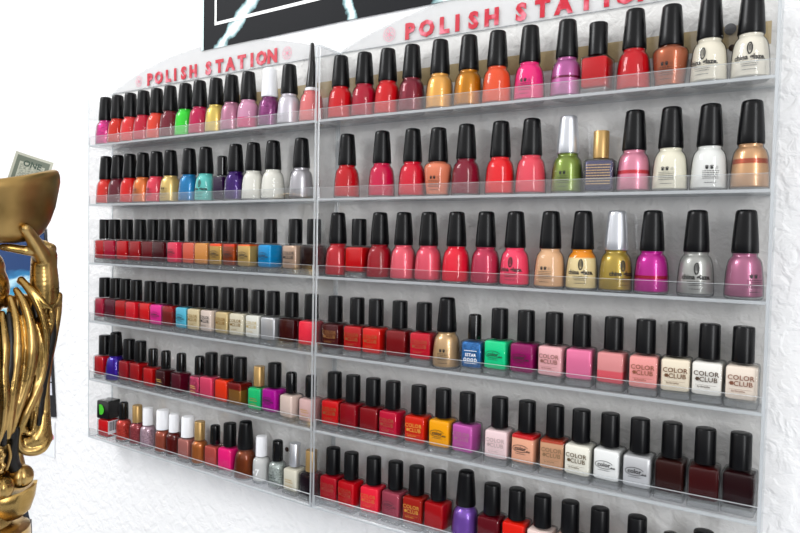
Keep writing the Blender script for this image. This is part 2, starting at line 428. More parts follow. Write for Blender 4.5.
def letter_mat():
    m, nt, out = new_mat('worn red paint')
    b = nt.nodes.new('ShaderNodeBsdfPrincipled'); b.inputs['Roughness'].default_value = .35
    tc = nt.nodes.new('ShaderNodeTexCoord'); n = nt.nodes.new('ShaderNodeTexNoise'); n.inputs['Scale'].default_value = 75; n.inputs['Detail'].default_value = 2
    nt.links.new(tc.outputs['Object'], n.inputs['Vector'])
    cr = nt.nodes.new('ShaderNodeValToRGB'); cr.color_ramp.elements[0].position = .5; cr.color_ramp.elements[0].color = lin('C4062A')
    cr.color_ramp.elements[1].position = .74; cr.color_ramp.elements[1].color = lin('EC8C9E')
    nt.links.new(n.outputs['Fac'], cr.inputs[0]); nt.links.new(cr.outputs[0], b.inputs['Base Color']); nt.links.new(b.outputs[0], out.inputs[0])
    return m
LETTER = letter_mat()
FLOWER = pbr('faded red print', 'E58098', .5)
HX = [0.1146, 0.1399, 0.1652, 0.184, 0.2059, 0.2302, 0.2678, 0.294, 0.3191, 0.3451, 0.3676, 0.388, 0.4108]
rackA = tag(empty('polish_rack'), 'clear acrylic polish rack nearer the gold statue, smaller bottles along its bottom shelf', 'display rack', 'wall display racks')
rackB = tag(empty('polish_rack', (W, 0, 0), PHI), 'clear acrylic polish rack farther from the gold statue, nearest the camera', 'display rack', 'wall display racks')
rack(rackA, HX); rack(rackB, HX)
SCREW = pbr('weathered screw', '6E6E70', .5, .5, bump=(900, .6, .001))
SCREWB = pbr('brown screw', '3A2216', .5, .2)
def screw(root, x, z, r, mat):
    bm = bmesh.new()
    add_lathe(bm, [(0, r), (.0006, r * .98), (.0011, r * .7)], 20)
    add_box(bm, -r * .6, r * .6, -.0003, .0003, .001, .0013)
    me = mesh_of(bm, 'screw')
    me.transform(Matrix.Rotation(R(90), 4, 'X')); me.transform(Matrix.Translation((x, -.0022, z)))
    link('screw', me, mat, root)
screw(rackB, .4920, .5880, .0058, SCREW); screw(rackB, .4945, .5690, .0034, SCREWB)
screw(rackA, .4503, .0527, .0036, SCREWB)

# ------------------------------------------------------------------ the bottles
ROWS = [
(0, 1, 21.3, 'G', 'D0208A', 'tap', '', 'glittery magenta', {'glit': 1}),
(0, 1, 57.7, 'G', 'E03A20', 'tap', '', 'red-orange', {}),
(0, 1, 94.1, 'G', 'F0474A', 'tap', '', 'coral red', {}),
(0, 1, 130.5, 'G', 'D41E48', 'tap', '', 'crimson', {}),
(0, 1, 166.9, 'G', 'F2553C', 'tap', '', 'coral-orange', {}),
(0, 1, 203.3, 'G', '8A1C38', 'tap', '', 'dark berry', {}),
(0, 1, 239.7, 'G', '4BE84A', 'tap', '', 'bright green', {}),
(0, 1, 276.1, 'G', 'CF1F63', 'tap', '', 'deep pink', {}),
(0, 1, 312.5, 'G', 'E8CF78', 'tap', '', 'pale gold', {'metal': 0.4}),
(0, 1, 348.9, 'G', 'C88FA6', 'tap', '', 'pale mauve', {'metal': 0.3}),
(0, 1, 386.4, 'G', 'E8558F', 'tap', '', 'pearly pink', {'hex2': 'E3A8C4', 'split': 0.4}),
(0, 1, 429.8, 'G', '8B2E78', 'tapw', '', 'glittery purple', {'glit': 1}),
(0, 1, 468.8, 'G', 'D9D3DC', 'tap', '', 'pearl white', {'metal': 0.4}),
(0, 1, 509.6, 'T', 'EE8C8C', 'spire', '', 'soft pink', {}),
(0, 2, 21.3, 'G', 'E8392B', 'tap', '', 'red-orange', {}),
(0, 2, 57.7, 'G', '7A2038', 'tap', '', 'plum', {}),
(0, 2, 94.1, 'G', 'E6221E', 'tap', '', 'bright red', {}),
(0, 2, 130.5, 'G', 'E58A4C', 'tap', 'b', 'peach-orange', {'metal': 0.3}),
(0, 2, 166.9, 'G', 'EE5068', 'tap', 'b', 'coral pink', {}),
(0, 2, 203.9, 'G', 'E6CA86', 'tap', 'b', 'golden yellow', {'metal': 0.4}),
(0, 2, 251.5, 'G', '2C8CC0', 'tap', '', 'blue', {'metal': 0.3}),
(0, 2, 290.7, 'G', '7AD8D0', 'tap', 'g', 'turquoise', {}),
(0, 2, 329.7, 'M', '3A1448', 'slim', '', 'dark purple', {}),
(0, 2, 360.0, 'G', '4A1C78', 'tap', '', 'violet', {'metal': 0.4}),
(0, 2, 396.4, 'G', 'F1EEE4', 'tap', '', 'white', {}),
(0, 2, 437.7, 'G', 'F4F1E6', 'tap', '', 'milky white', {}),
(0, 2, 492.6, 'G', 'B6B3B8', 'tap', '', 'iridescent silver', {'metal': 0.55}),
(0, 3, 18.3, 'C', 'C4141E', 'cyl', '', 'red', {}),
(0, 3, 48.7, 'C', 'B80F42', 'cyl', '', 'magenta-red', {}),
(0, 3, 84.2, 'C', 'CC1522', 'cyl', '', 'cherry red', {}),
(0, 3, 122.7, 'C', 'B00F1C', 'cyl', '', 'dark red', {}),
(0, 3, 155.0, 'C', '7E0F1E', 'cyl', '', 'wine red', {}),
(0, 3, 187.0, 'C', '5A0A18', 'cyl', '', 'maroon', {}),
(0, 3, 223.4, 'C', 'F0476A', 'cyl', 'o', 'coral pink', {}),
(0, 3, 261.7, 'C', 'E8745C', 'cyl', '', 'salmon', {}),
(0, 3, 294.3, 'C', 'E4A35E', 'cyl', '', 'apricot', {}),
(0, 3, 327.0, 'C', 'D0AA62', 'cyl', 'o', 'gold', {'hex2': 'EE5A14', 'split': 0.86, 'metal': 0.4}),
(0, 3, 358.8, 'C', 'A8521F', 'cyl', 'o', 'copper brown', {'hex2': 'D8431A', 'split': 0.86, 'metal': 0.4}),
(0, 3, 392.7, 'C', 'D8B878', 'cyl', 'o', 'pale gold', {'hex2': 'E86A1A', 'split': 0.9, 'metal': 0.4}),
(0, 3, 433.1, 'C', '1AA3DC', 'cyl', 'o', 'bright blue', {'metal': 0.2}),
(0, 3, 484.4, 'C', 'CDB3A0', 'cyl', 'c', 'nude beige', {'metal': 0.3}),
(0, 3, 517.2, 'C', '2A0A10', 'cyl', '', 'blackened maroon', {}),
(0, 4, 18.3, 'C', 'B8234A', 'cyl', '', 'crimson', {}),
(0, 4, 48.7, 'C', '6E2038', 'cyl', '', 'dark mauve', {}),
(0, 4, 79.1, 'C', 'BE0D14', 'cyl', '', 'deep red', {}),
(0, 4, 112.0, 'C', 'E4283A', 'cyl', '', 'coral red', {}),
(0, 4, 148.9, 'C', 'E61C22', 'cyl', '', 'bright red', {}),
(0, 4, 182.8, 'C', 'F43CA6', 'cyl', 'o', 'hot pink', {}),
(0, 4, 214.1, 'C', '8C2A22', 'cyl', '', 'brick red', {'hex2': 'A81212', 'split': 0.75}),
(0, 4, 247.5, 'C', '6CCBE4', 'cyl', 'o', 'sky blue', {}),
(0, 4, 278.0, 'C', 'E4D4B0', 'cyl', 'c', 'cream', {'lab': '8A6A2A'}),
(0, 4, 308.4, 'C', 'EBD6C8', 'cyl', 'c', 'blush white', {}),
(0, 4, 342.7, 'C', 'DCC79A', 'cyl', 'c', 'golden cream', {'lab': '8A6420', 'metal': 0.25}),
(0, 4, 373.9, 'C', 'E6DDC4', 'cyl', 'c', 'pearly cream', {'lab': '7A5A1E'}),
(0, 4, 409.5, 'C', 'F2F0E6', 'cyl', 'c', 'white', {'lab': 'B8A26A'}),
(0, 4, 443.2, 'C', 'C4C4C6', 'cyl', '', 'silver', {'metal': 0.5}),
(0, 4, 477.1, 'C', '4A0C12', 'cyl', '', 'oxblood', {}),
(0, 4, 514.7, 'C', 'F8435A', 'cyl', '', 'neon coral', {}),
(0, 5, 18.3, 'C', 'C41420', 'cyl', '', 'red', {}),
(0, 5, 51.7, 'G', '4A26A8', 'tap', '', 'violet', {'metal': 0.4}),
(0, 5, 94.4, 'C', 'A81226', 'cyl', '', 'crimson', {}),
(0, 5, 126.1, 'C', 'B40E1A', 'cyl', '', 'deep red', {}),
(0, 5, 162.3, 'E', 'C81414', 'slim', '', 'scarlet', {}),
(0, 5, 196.2, 'E', '4A0812', 'slim', 'l', 'dark maroon', {'lab': 'C8A050'}),
(0, 5, 235.1, 'E', '66082A', 'slim', '', 'dark wine', {}),
(0, 5, 278.0, 'E', 'C8406E', 'slim', 'l', 'rose', {'glit': 1, 'lab': 'E0B060'}),
(0, 5, 309.4, 'C', 'E8587C', 'cyl', '', 'rose pink', {'metal': 0.2}),
(0, 5, 344.1, 'C', 'F24818', 'cyl', '', 'orange', {}),
(0, 5, 375.6, 'C', 'A87A3C', 'cyl', '', 'bronze gold', {'hex2': '8E1A14', 'split': 0.72, 'metal': 0.45}),
(0, 5, 412.1, 'E', '2ED28A', 'gold', 'l', 'mint green', {'lab': '9A8A40'}),
(0, 5, 446.1, 'C', 'C010A8', 'cyl', 'o', 'purple-magenta', {}),
(0, 5, 480.9, 'E', 'F2D8CC', 'slim', '', 'pale blush', {}),
(0, 5, 517.3, 'E', 'EFC4C0', 'slim', 'l', 'pale pink', {'lab': 'C89A50'}),
(0, 6, 28.4, 'B', 'DE1420', 'bigbox', '', 'red', {}),
(0, 6, 79.3, 'R', 'C8402E', 'slim', '', 'glittery red', {'glit': 1}),
(0, 6, 115.9, 'R', 'A04048', 'gold', '', 'glittery rose', {'glit': 1}),
(0, 6, 145.9, 'R', 'BFA4B0', 'white', '', 'glittery lilac', {'glit': 1}),
(0, 6, 187.0, 'R', 'B06450', 'whitebig', '', 'rosy brown', {'metal': 0.3}),
(0, 6, 214.8, 'R', '6A1A14', 'white', '', 'reddish brown', {}),
(0, 6, 253.4, 'E', 'C88880', 'whitebig', '', 'dusty pink', {'metal': 0.3}),
(0, 6, 282.8, 'R', 'C07A44', 'gold', '', 'copper', {'metal': 0.5}),
(0, 6, 317.9, 'E', 'C8645C', 'slim', '', 'dusty rose', {'metal': 0.2}),
(0, 6, 352.5, 'C', 'FA2E8E', 'cyl', '', 'hot pink', {}),
(0, 6, 385.9, 'G', '8A4A26', 'tap', '', 'bronze', {'metal': 0.6}),
(0, 6, 419.2, 'R', 'D8D8D6', 'white', '7', 'clear silver', {'lab': 'F5F5F5'}),
(0, 6, 452.9, 'R', 'B0B8B4', 'slim', 'l', 'silver glitter', {'glit': 1, 'lab': '30403A'}),
(0, 6, 488.8, 'E', 'F2ECD8', 'silver', 'l', 'cream white', {'lab': 'C0A060'}),
(0, 6, 521.2, 'E', '2A1826', 'gold', '', 'black-purple', {}),
(1, 1, 22.1, 'G', 'DC1E2A', 'tap', '', 'red', {}),
(1, 1, 59.8, 'G', 'BE1A40', 'tap', '', 'crimson', {}),
(1, 1, 96.2, 'G', 'DE1A26', 'tap', '', 'cherry red', {}),
(1, 1, 132.6, 'G', '8E2A40', 'tap', '', 'wine', {'metal': 0.25}),
(1, 1, 173.6, 'G', 'F0B868', 'tap', '', 'peach gold', {'metal': 0.3}),
(1, 1, 212.6, 'G', 'C88A1E', 'tap', '', 'amber gold', {'metal': 0.4}),
(1, 1, 249.1, 'G', 'F46A40', 'tap', '', 'orange coral', {}),
(1, 1, 288.7, 'G', 'FA3E90', 'tap', 'b', 'hot pink', {}),
(1, 1, 331.9, 'G', 'C77AAE', 'tap', '', 'pale lilac', {'metal': 0.3, 'hex2': 'C070A8', 'split': 0.5, 'band': ('7A1E4A', 0.5, 0.02)}),
(1, 1, 365.9, 'C', 'CC1626', 'cyl', '', 'red', {}),
(1, 1, 403.9, 'G', 'D01428', 'tap', '', 'shiny red', {}),
(1, 1, 440.2, 'K', 'B87050', 'tap', 'b', 'copper', {'metal': 0.4}),
(1, 1, 476.5, 'G', 'F0E8D4', 'tap', 'g', 'ivory', {'rot': -14}),
(1, 1, 512.9, 'G', 'F2EBDA', 'tap', 'g', 'milky cream', {}),
(1, 2, 34.1, 'G', 'D01A2A', 'tap', '', 'red', {}),
(1, 2, 90.9, 'G', 'D8205A', 'tap', '', 'raspberry', {}),
(1, 2, 135.8, 'G', 'E02444', 'tap', '', 'reddish pink', {}),
(1, 2, 173.7, 'K', 'F09878', 'tap', 'b', 'peach', {}),
(1, 2, 211.5, 'G', '94203E', 'tap', '', 'dark berry', {}),
(1, 2, 255.8, 'G', 'F03038', 'tap', '', 'neon red', {}),
(1, 2, 294.3, 'G', 'F06070', 'tap', '', 'coral pink', {}),
(1, 2, 336.1, 'G', '8FA054', 'taps', 'b', 'olive green', {'metal': 0.4}),
(1, 2, 372.8, 'S', '6A6880', 'gold', 'm', 'slate grey', {'metal': 0.4, 'lab': 'C8A878'}),
(1, 2, 407.1, 'G', 'DE98AC', 'tap', '', 'pearly rose', {'metal': 0.35, 'band': ('C8404E', 0.48, 0.035)}),
(1, 2, 443.5, 'G', 'F0EAD4', 'tap', 'b', 'ivory', {}),
(1, 2, 479.9, 'G', 'F0F0EC', 'tap', 'b', 'white', {'rot': 14}),
(1, 2, 516.3, 'G', 'D4AC86', 'tap', '', 'rose gold', {'metal': 0.45, 'band': ('B06048', 0.62, 0.045)}),
(1, 3, 21.3, 'G', 'C4303C', 'tap', '', 'rose red', {'metal': 0.15}),
(1, 3, 55.7, 'C', 'D0141E', 'cyl', '', 'bright red', {}),
(1, 3, 89.3, 'G', 'A8122A', 'tap', '', 'dark red', {}),
(1, 3, 125.7, 'G', 'EE7080', 'tap', '', 'salmon pink', {'metal': 0.2}),
(1, 3, 162.1, 'G', 'E86478', 'tap', '', 'soft pink', {'metal': 0.2}),
(1, 3, 201.2, 'G', 'EE2A48', 'tap', '', 'coral red', {}),
(1, 3, 240.6, 'G', 'C84464', 'tap', '', 'rosy', {'metal': 0.25}),
(1, 3, 277.4, 'G', 'FA5678', 'tap', 'g', 'neon coral pink', {}),
(1, 3, 319.2, 'G', 'EAC09A', 'tap', 'b', 'peachy beige', {}),
(1, 3, 355.6, 'G', 'F0DCAC', 'tap', 'g', 'yellowish cream', {'hex2': 'F0A030', 'split': 0.8}),
(1, 3, 392.0, 'G', 'B8A050', 'taps', 'g', 'olive gold', {'metal': 0.4, 'rot': 40}),
(1, 3, 428.4, 'G', 'C4289C', 'tap', '', 'magenta', {'metal': 0.3, 'band': ('A81038', 0.4, 0.03)}),
(1, 3, 471.1, 'G', 'B4B4B0', 'tap', 'g', 'silver grey', {'metal': 0.4}),
(1, 3, 514.8, 'G', 'B87A96', 'tap', 'b', 'mauve pearl', {'metal': 0.4, 'rot': 40}),
(1, 4, 18.7, 'C', '5A0E18', 'cyl', 'c', 'dark maroon', {'lab': '8A5A2A'}),
(1, 4, 55.2, 'C', 'C01420', 'cyl', 'c', 'red', {'lab': '8A4A1A'}),
(1, 4, 85.6, 'C', 'E02822', 'cyl', 'c', 'coral red', {'lab': 'A04A1A'}),
(1, 4, 121.8, 'C', '8E1A1E', 'cyl', '', 'brick red', {'metal': 0.15}),
(1, 4, 157.0, 'C', 'D0183A', 'cyl', 'c', 'crimson', {'lab': 'A04A2A'}),
(1, 4, 190.4, 'G', 'D4B48C', 'tap', 'b', 'champagne gold', {'metal': 0.5}),
(1, 4, 229.0, 'E', '1070AC', 'slim', 's', 'glittery blue', {'glit': 1, 'lab': 'F2F6F8'}),
(1, 4, 260.6, 'C', '22DC9C', 'cyl', 'o', 'mint green', {}),
(1, 4, 293.6, 'C', 'A0106E', 'cyl', 'o', 'plum', {}),
(1, 4, 326.2, 'C', 'F2B4B8', 'cyl', 'c', 'baby pink', {'lab': '8A5A50'}),
(1, 4, 357.3, 'C', 'F08AB0', 'cyl', '', 'pearly pink', {'metal': 0.2}),
(1, 4, 392.2, 'C', 'E8707A', 'cyl', '', 'two-toned pink', {'hex2': 'E6A0A0', 'split': 0.5}),
(1, 4, 425.6, 'C', 'F4ACA8', 'cyl', 'c', 'light salmon', {'lab': '8A5038'}),
(1, 4, 456.0, 'C', 'F2E4CC', 'cyl', 'c', 'cream', {'lab': '6A4628'}),
(1, 4, 486.4, 'C', 'F6F2EA', 'cyl', 'c', 'white', {'lab': '4A3828'}),
(1, 4, 516.8, 'C', 'F2E2D2', 'cyl', 'c', 'pale beige', {'lab': '7A4A34'}),
(1, 5, 18.3, 'C', 'DC141E', 'cyl', 'c', 'red', {'lab': '8A4A1A'}),
(1, 5, 50.7, 'C', 'A00E26', 'cyl', '', 'dark crimson', {}),
(1, 5, 83.6, 'C', '94101E', 'cyl', '', 'dark red', {}),
(1, 5, 114.6, 'C', 'CC1C48', 'cyl', 'c', 'crimson pink', {'lab': '9A4A2A'}),
(1, 5, 154.0, 'C', 'DC3010', 'cyl', 'c', 'orange-red', {'lab': 'D09030'}),
(1, 5, 188.2, 'C', 'FCB414', 'cyl', 'o', 'yellow-orange', {}),
(1, 5, 221.3, 'C', 'CE6CB8', 'cyl', 'c', 'orchid', {'lab': 'A86A88', 'metal': 0.2}),
(1, 5, 263.4, 'C', 'F4D6D8', 'cyl', 'c', 'pale pink', {'lab': 'B8A0A0'}),
(1, 5, 296.6, 'C', 'F4BCA0', 'cyl', 'o', 'peach', {'hex2': 'D02830', 'split': 0.86}),
(1, 5, 330.1, 'C', 'DCB090', 'cyl', 'c', 'nude', {'lab': '8A6A4A', 'hex2': 'B85038', 'split': 0.88, 'metal': 0.2}),
(1, 5, 360.5, 'C', 'F4F0E2', 'cyl', 'c', 'milky white', {'lab': '5A4A30'}),
(1, 5, 391.5, 'C', 'F4F4F2', 'cyl', 'o', 'white', {}),
(1, 5, 423.1, 'C', 'D0D0D2', 'cyl', 'o', 'silver white', {'metal': 0.35}),
(1, 5, 454.3, 'C', '40170F', 'cyl', '', 'brown', {'metal': 0.2}),
(1, 5, 486.3, 'C', '4A0A0A', 'cyl', '', 'reddish brown', {}),
(1, 5, 517.9, 'C', '30040C', 'cyl', '', 'blackish red', {}),
(1, 6, 18.3, 'C', 'C01430', 'cyl', 'c', 'crimson', {'lab': '9A3A2A'}),
(1, 6, 50.8, 'C', 'CE1428', 'cyl', 'c', 'red', {'lab': 'A03A20'}),
(1, 6, 86.5, 'C', 'FA3450', 'cyl', 'c', 'neon coral', {'lab': 'D8602A'}),
(1, 6, 119.4, 'C', 'B85A6C', 'cyl', 'o', 'mauve', {'metal': 0.25, 'lab': '5A2030'}),
(1, 6, 151.4, 'C', 'B02A1C', 'cyl', 'c', 'brick red', {'lab': 'C88A30'}),
(1, 6, 183.2, 'C', 'B4101C', 'cyl', '', 'deep red', {}),
(1, 6, 221.4, 'G', '8A62B8', 'tap', '', 'purple', {'metal': 0.45}),
(1, 6, 256.7, 'C', '700E22', 'cyl', '', 'dark berry', {}),
(1, 6, 287.2, 'C', 'EA2C14', 'cyl', '', 'orange-red', {}),
(1, 6, 319.3, 'C', 'F2D8D0', 'cyl', '', 'blush pink', {}),
(1, 6, 351.2, 'C', 'F0C8B8', 'cyl', '', 'peach beige', {}),
(1, 6, 384.2, 'C', 'E8B0A8', 'cyl', '', 'rose beige', {}),
(1, 6, 423.3, 'C', 'E8C8C0', 'cyl', '', 'pale nude', {}),
(1, 6, 457.1, 'E', 'C8D0D4', 'slim', '', 'clear silver', {'metal': 0.3}),
(1, 6, 488.0, 'C', 'D8C0B8', 'cyl', '', 'light nude', {})
]
ORD = ['first', 'second', 'third', 'fourth', 'fifth', 'sixth', 'seventh', 'eighth', 'ninth', 'tenth', 'eleventh', 'twelfth', 'thirteenth', 'fourteenth', 'fifteenth', 'sixteenth']
SHELF = ['top', 'second', 'third', 'fourth', 'fifth', 'bottom']
def rackpt(side, x, y, z):
    return (x, y, z) if side == 0 else (W + x * math.cos(PHI) - y * math.sin(PHI), x * math.sin(PHI) + y * math.cos(PHI), z)
_proto = {}
def make_bottle(kind, cap):
    """first of its kind: built with its parts; later ones are copies"""
    K = KIND[kind]; root = bpy.data.objects.new('nail_polish_bottle', None); root.empty_display_size = .01
    parts = []
    def p(name, me, z=0):
        o = bpy.data.objects.new(name, me)
        if not me.materials: me.materials.append(None)
        o.parent = root; o.location = (0, 0, z); parts.append(o); return o
    p('glass_bottle', K['glass']); p('glass_base', K['base']); p('polish', K['polish'])
    p('cap', CAPS[cap][0], K['cap_z'] + (.0046 if cap == 'spire' else 0))
    if cap == 'spire': p('collar', COLLAR, K['cap_z'])
    return root, parts
count = {}
for side, shelf, xm, kind, hexc, cap, lab, name, o in ROWS:
    key = (kind, cap)
    if key not in _proto: _proto[key] = make_bottle(kind, cap)
    proot, pparts = _proto[key]
    i = count.get((side, shelf), 0); count[(side, shelf)] = i + 1
    r = proot.copy(); C.objects.link(r)
    z = (6 - shelf) * PITCH + TH + .0002
    tw = 3 if kind == 'B' else random.uniform(-5, 5) if kind not in 'GKRT' else random.uniform(-180, 180)
    yj = random.uniform(-.0012, .0012) if kind in 'GKT' else random.uniform(-.002, .002)
    r.location = rackpt(side, xm * .001, -.0255 + yj, z)
    r.rotation_euler = (0, 0, (PHI if side else 0))
    capname = CAPS[cap][2]
    where = f"{ORD[i]} from left on {'left' if side == 0 else 'right'} rack's {SHELF[shelf-1]} shelf"
    lb = f"{name} polish bottle, {capname}, {where}"
    if len(lb.replace("'s", '').replace('-', ' ').split()) > 16: lb = f"{name} bottle, {capname}, {where}"
    tag(r, lb, 'nail polish', f"polish bottles on the {'left' if side == 0 else 'right'} rack's {SHELF[shelf-1]} shelf")
    K = KIND[kind]
    for q in pparts:
        c = q.copy(); C.objects.link(c); c.parent = r
        nm = q.name.split('.')[0]
        c.rotation_euler = (0, 0, R(tw if nm != 'cap' else tw * 3))
        s = c.material_slots[0]; s.link = 'OBJECT'
        s.material = {'glass_bottle': GLASS, 'glass_base': GLASSBASE, 'cap': CAPS[cap][1], 'collar': CAPWHITE}.get(nm) or polish_mat(hexc, o, K['h'])
        c.name = nm
    if lab:
        dark = sum(lin(hexc)[:3]) < .35
        colr = o.get('lab') or ('161412' if lab in 'gb' or not dark else '8A6A40')
        l = bpy.data.objects.new('label', label_mesh(lab, kind)); C.objects.link(l); l.parent = r
        if not l.data.materials: l.data.materials.append(None)
        l.material_slots[0].link = 'OBJECT'; l.material_slots[0].material = ink(colr)
        l.rotation_euler = (0, 0, R(o.get('rot', random.uniform(-8, 16)) if K['round'] else tw))
    if kind == 'B':        # round green sticker on the cap, white bar label on the glass
        F = Flat(); F.disc(-.0028, .0500, .0095, 28)
        bm = bmesh.new(); vs = [bm.verts.new((x, -.01465, zz)) for x, zz, _ in F.v]
        link('sticker', F.fin(bm, vs, 'sticker'), pbr('green sticker', '3FB71E', .4), r, rotz=R(tw))
        bm = bmesh.new(); add_box(bm, .0149, .0152, -.0118, .0118, .006, .0300)
        link('paper_label', mesh_of(bm, 'paper_label', False), ink('E6E2E6'), r, rotz=R(tw))
        bm = bmesh.new()
        yy = -.0105
        for w_ in range(12): add_box(bm, .0152, .0153, yy, yy + .0006 + .0004 * (w_ % 3), .012, .0285); yy += .0018
        link('printed_lines', mesh_of(bm, 'printed_lines', False), ink('3A3A40'), r, rotz=R(tw))
for proot, pparts in _proto.values():
    for q in pparts: bpy.data.objects.remove(q)
    bpy.data.objects.remove(proot)

# ------------------------------------------------------------------ the room
def wallpt(s, off=0):   # s metres along the wall from the left rack's outer edge; the wall turns slightly behind the joint of the racks
    return (s, off) if s <= W else (W + (s - W) * math.cos(PHI) - off * math.sin(PHI), (s - W) * math.sin(PHI) + off * math.cos(PHI))
bm = bmesh.new()
loops = []
for z in (-1.15, 1.45):
    loops.append([bm.verts.new((*wallpt(s, o_), z)) for s, o_ in ((-2.2, 0), (W, 0), (3.0, 0), (3.0, .12), (W, .12), (-2.2, .12))])
a, b = loops
for i in range(6): bm.faces.new((a[i], a[(i + 1) % 6], b[(i + 1) % 6], b[i]))
for l_ in (a, b):
    bm.faces.new((l_[0], l_[1], l_[4], l_[5])); bm.faces.new((l_[1], l_[2], l_[3], l_[4]))
struct(link('wall_back', mesh_of(bm, 'wall_back', False), WALL))
FLOOR = pbr('grey vinyl floor', 'B6BBC4', .5, bump=(30, .2, .002))
struct(box_obj('floor', -2.2, 3.0, -3.6, 0, -1.2, -1.15, FLOOR))
# tan painted band left on the wall behind the racks' top bay
TAN = pbr('tan paint band', 'C6B084', .7, bump=(140, .5, .002))
bm = bmesh.new()
t0 = [bm.verts.new((*wallpt(s, -.0003), z)) for z in (.569, .5915) for s in (.30, W, W + .5286)]
for i in (0, 1): bm.faces.new((t0[i], t0[i + 1], t0[i + 4], t0[i + 3]))
struct(link('trim_1', mesh_of(bm, 'trim_1', False), TAN))

STREAKS = [(.088, .036, 43, .014), (.300, .020, 115, .011), (.52, .10, 60, .02), (.80, .2, 115, .016)]
# black poster above the racks
def poster_mat():
    m, nt, out = new_mat('black poster with pale streaks')
    b = nt.nodes.new('ShaderNodeBsdfPrincipled'); b.inputs['Roughness'].default_value = .6; b.inputs['Specular IOR Level'].default_value = .12
    tc = nt.nodes.new('ShaderNodeTexCoord')
    sp = nt.nodes.new('ShaderNodeSeparateXYZ')
    n = nt.nodes.new('ShaderNodeTexNoise'); n.inputs['Scale'].default_value = 26; n.inputs['Detail'].default_value = 5; nt.links.new(tc.outputs['Object'], n.inputs['Vector'])
    ofs = nt.nodes.new('ShaderNodeVectorMath'); ofs.operation = 'MULTIPLY_ADD'; ofs.inputs[1].default_value = (.044, 0, .044); nt.links.new(n.outputs['Color'], ofs.inputs[0])
    nt.links.new(tc.outputs['Object'], ofs.inputs[2]); nt.links.new(ofs.outputs[0], sp.inputs[0])
    prev = None
    def mth(op, a, c):
        q = nt.nodes.new('ShaderNodeMath'); q.operation = op
        for i_, v_ in enumerate((a, c)):
            if isinstance(v_, (int, float)): q.inputs[i_].default_value = v_
            elif v_ is not None: nt.links.new(v_, q.inputs[i_])
        return q.outputs[0]
    for x0, z0, ang, wd_ in STREAKS:          # pale lightning streaks printed across the black
        c_, s_ = math.cos(R(ang)), math.sin(R(ang))
        d = mth('ABSOLUTE', mth('SUBTRACT', mth('MULTIPLY', mth('SUBTRACT', sp.outputs['X'], x0 + .022), s_), mth('MULTIPLY', mth('SUBTRACT', sp.outputs['Z'], z0 + .022), c_)), None)
        k = mth('SUBTRACT', 1.0, mth('DIVIDE', d, wd_))
        prev = k if prev is None else mth('MAXIMUM', prev, k)
    cr = nt.nodes.new('ShaderNodeValToRGB'); cr.color_ramp.elements[0].position = .0; cr.color_ramp.elements[0].color = lin('1A1B1E')
    cr.color_ramp.elements[1].position = .6; cr.color_ramp.elements[1].color = lin('E6F4F4')
    e = cr.color_ramp.elements.new(.22); e.color = lin('7FA3A6')
    w = nt.nodes.new('ShaderNodeMath'); w.operation = 'MAXIMUM'; w.inputs[1].default_value = 0; nt.links.new(prev, w.inputs[0])
    nt.links.new(w.outputs[0], cr.inputs[0]); nt.links.new(cr.outputs[0], b.inputs['Base Color']); nt.links.new(b.outputs[0], out.inputs[0])
    return m
pr = tag(empty('wall_poster', (.251, 0, .671)), 'black poster with pale lightning streaks and white inner frame line above the racks', 'poster')
bm = bmesh.new(); n = 40; Lx, Hz = 1.10, .55
ring = []
for i in range(n + 1):
    s = Lx * i / n; x, y = wallpt(.251 + s, -.0026 if False else -.0008)
    ring.append([bm.verts.new((x - .251, y - t, z)) for z in (0, Hz) for t in (0, .0016)])
for p0, p1 in zip(ring, ring[1:]):
    bm.faces.new((p0[1], p1[1], p1[3], p0[3])); bm.faces.new((p1[0], p0[0], p0[2], p1[2])); bm.faces.new((p0[0], p1[0], p1[1], p0[1])); bm.faces.new((p0[3], p1[3], p1[2], p0[2]))
bm.faces.new((ring[0][0], ring[0][1], ring[0][3], ring[0][2])); bm.faces.new((ring[-1][1], ring[-1][0], ring[-1][2], ring[-1][3]))
link('print_sheet', mesh_of(bm, 'print_sheet', False), poster_mat(), pr)
bm = bmesh.new()
def wquad(bm, s0, s1, z0, z1, off, nseg=20):
    row = [[bm.verts.new((wallpt(s0 + (s1 - s0) * i / nseg, off)[0] - .251, wallpt(s0 + (s1 - s0) * i / nseg, off)[1], z - .671)) for z in (z0, z1)] for i in range(nseg + 1)]
    for p0, p1 in zip(row, row[1:]): bm.faces.new((p0[0], p1[0], p1[1], p0[1]))
wquad(bm, .282, 1.32, .7065, .7115, -.0030); wquad(bm, .282, .2868, .7115, 1.185, -.0030, 2); wquad(bm, .282, 1.32, 1.185, 1.19, -.0030); wquad(bm, 1.315, 1.32, .7115, 1.185, -.0030, 2)
link('frame_line', mesh_of(bm, 'frame_line', False), pbr('white print', 'F4F4F2', .4), pr)
bm = bmesh.new(); wquad(bm, .2505, .2560, .671, 1.221, -.0030, 2)
link('pale_border', mesh_of(bm, 'pale_border', False), pbr('pale blue border', 'CFE6E6', .4), pr)

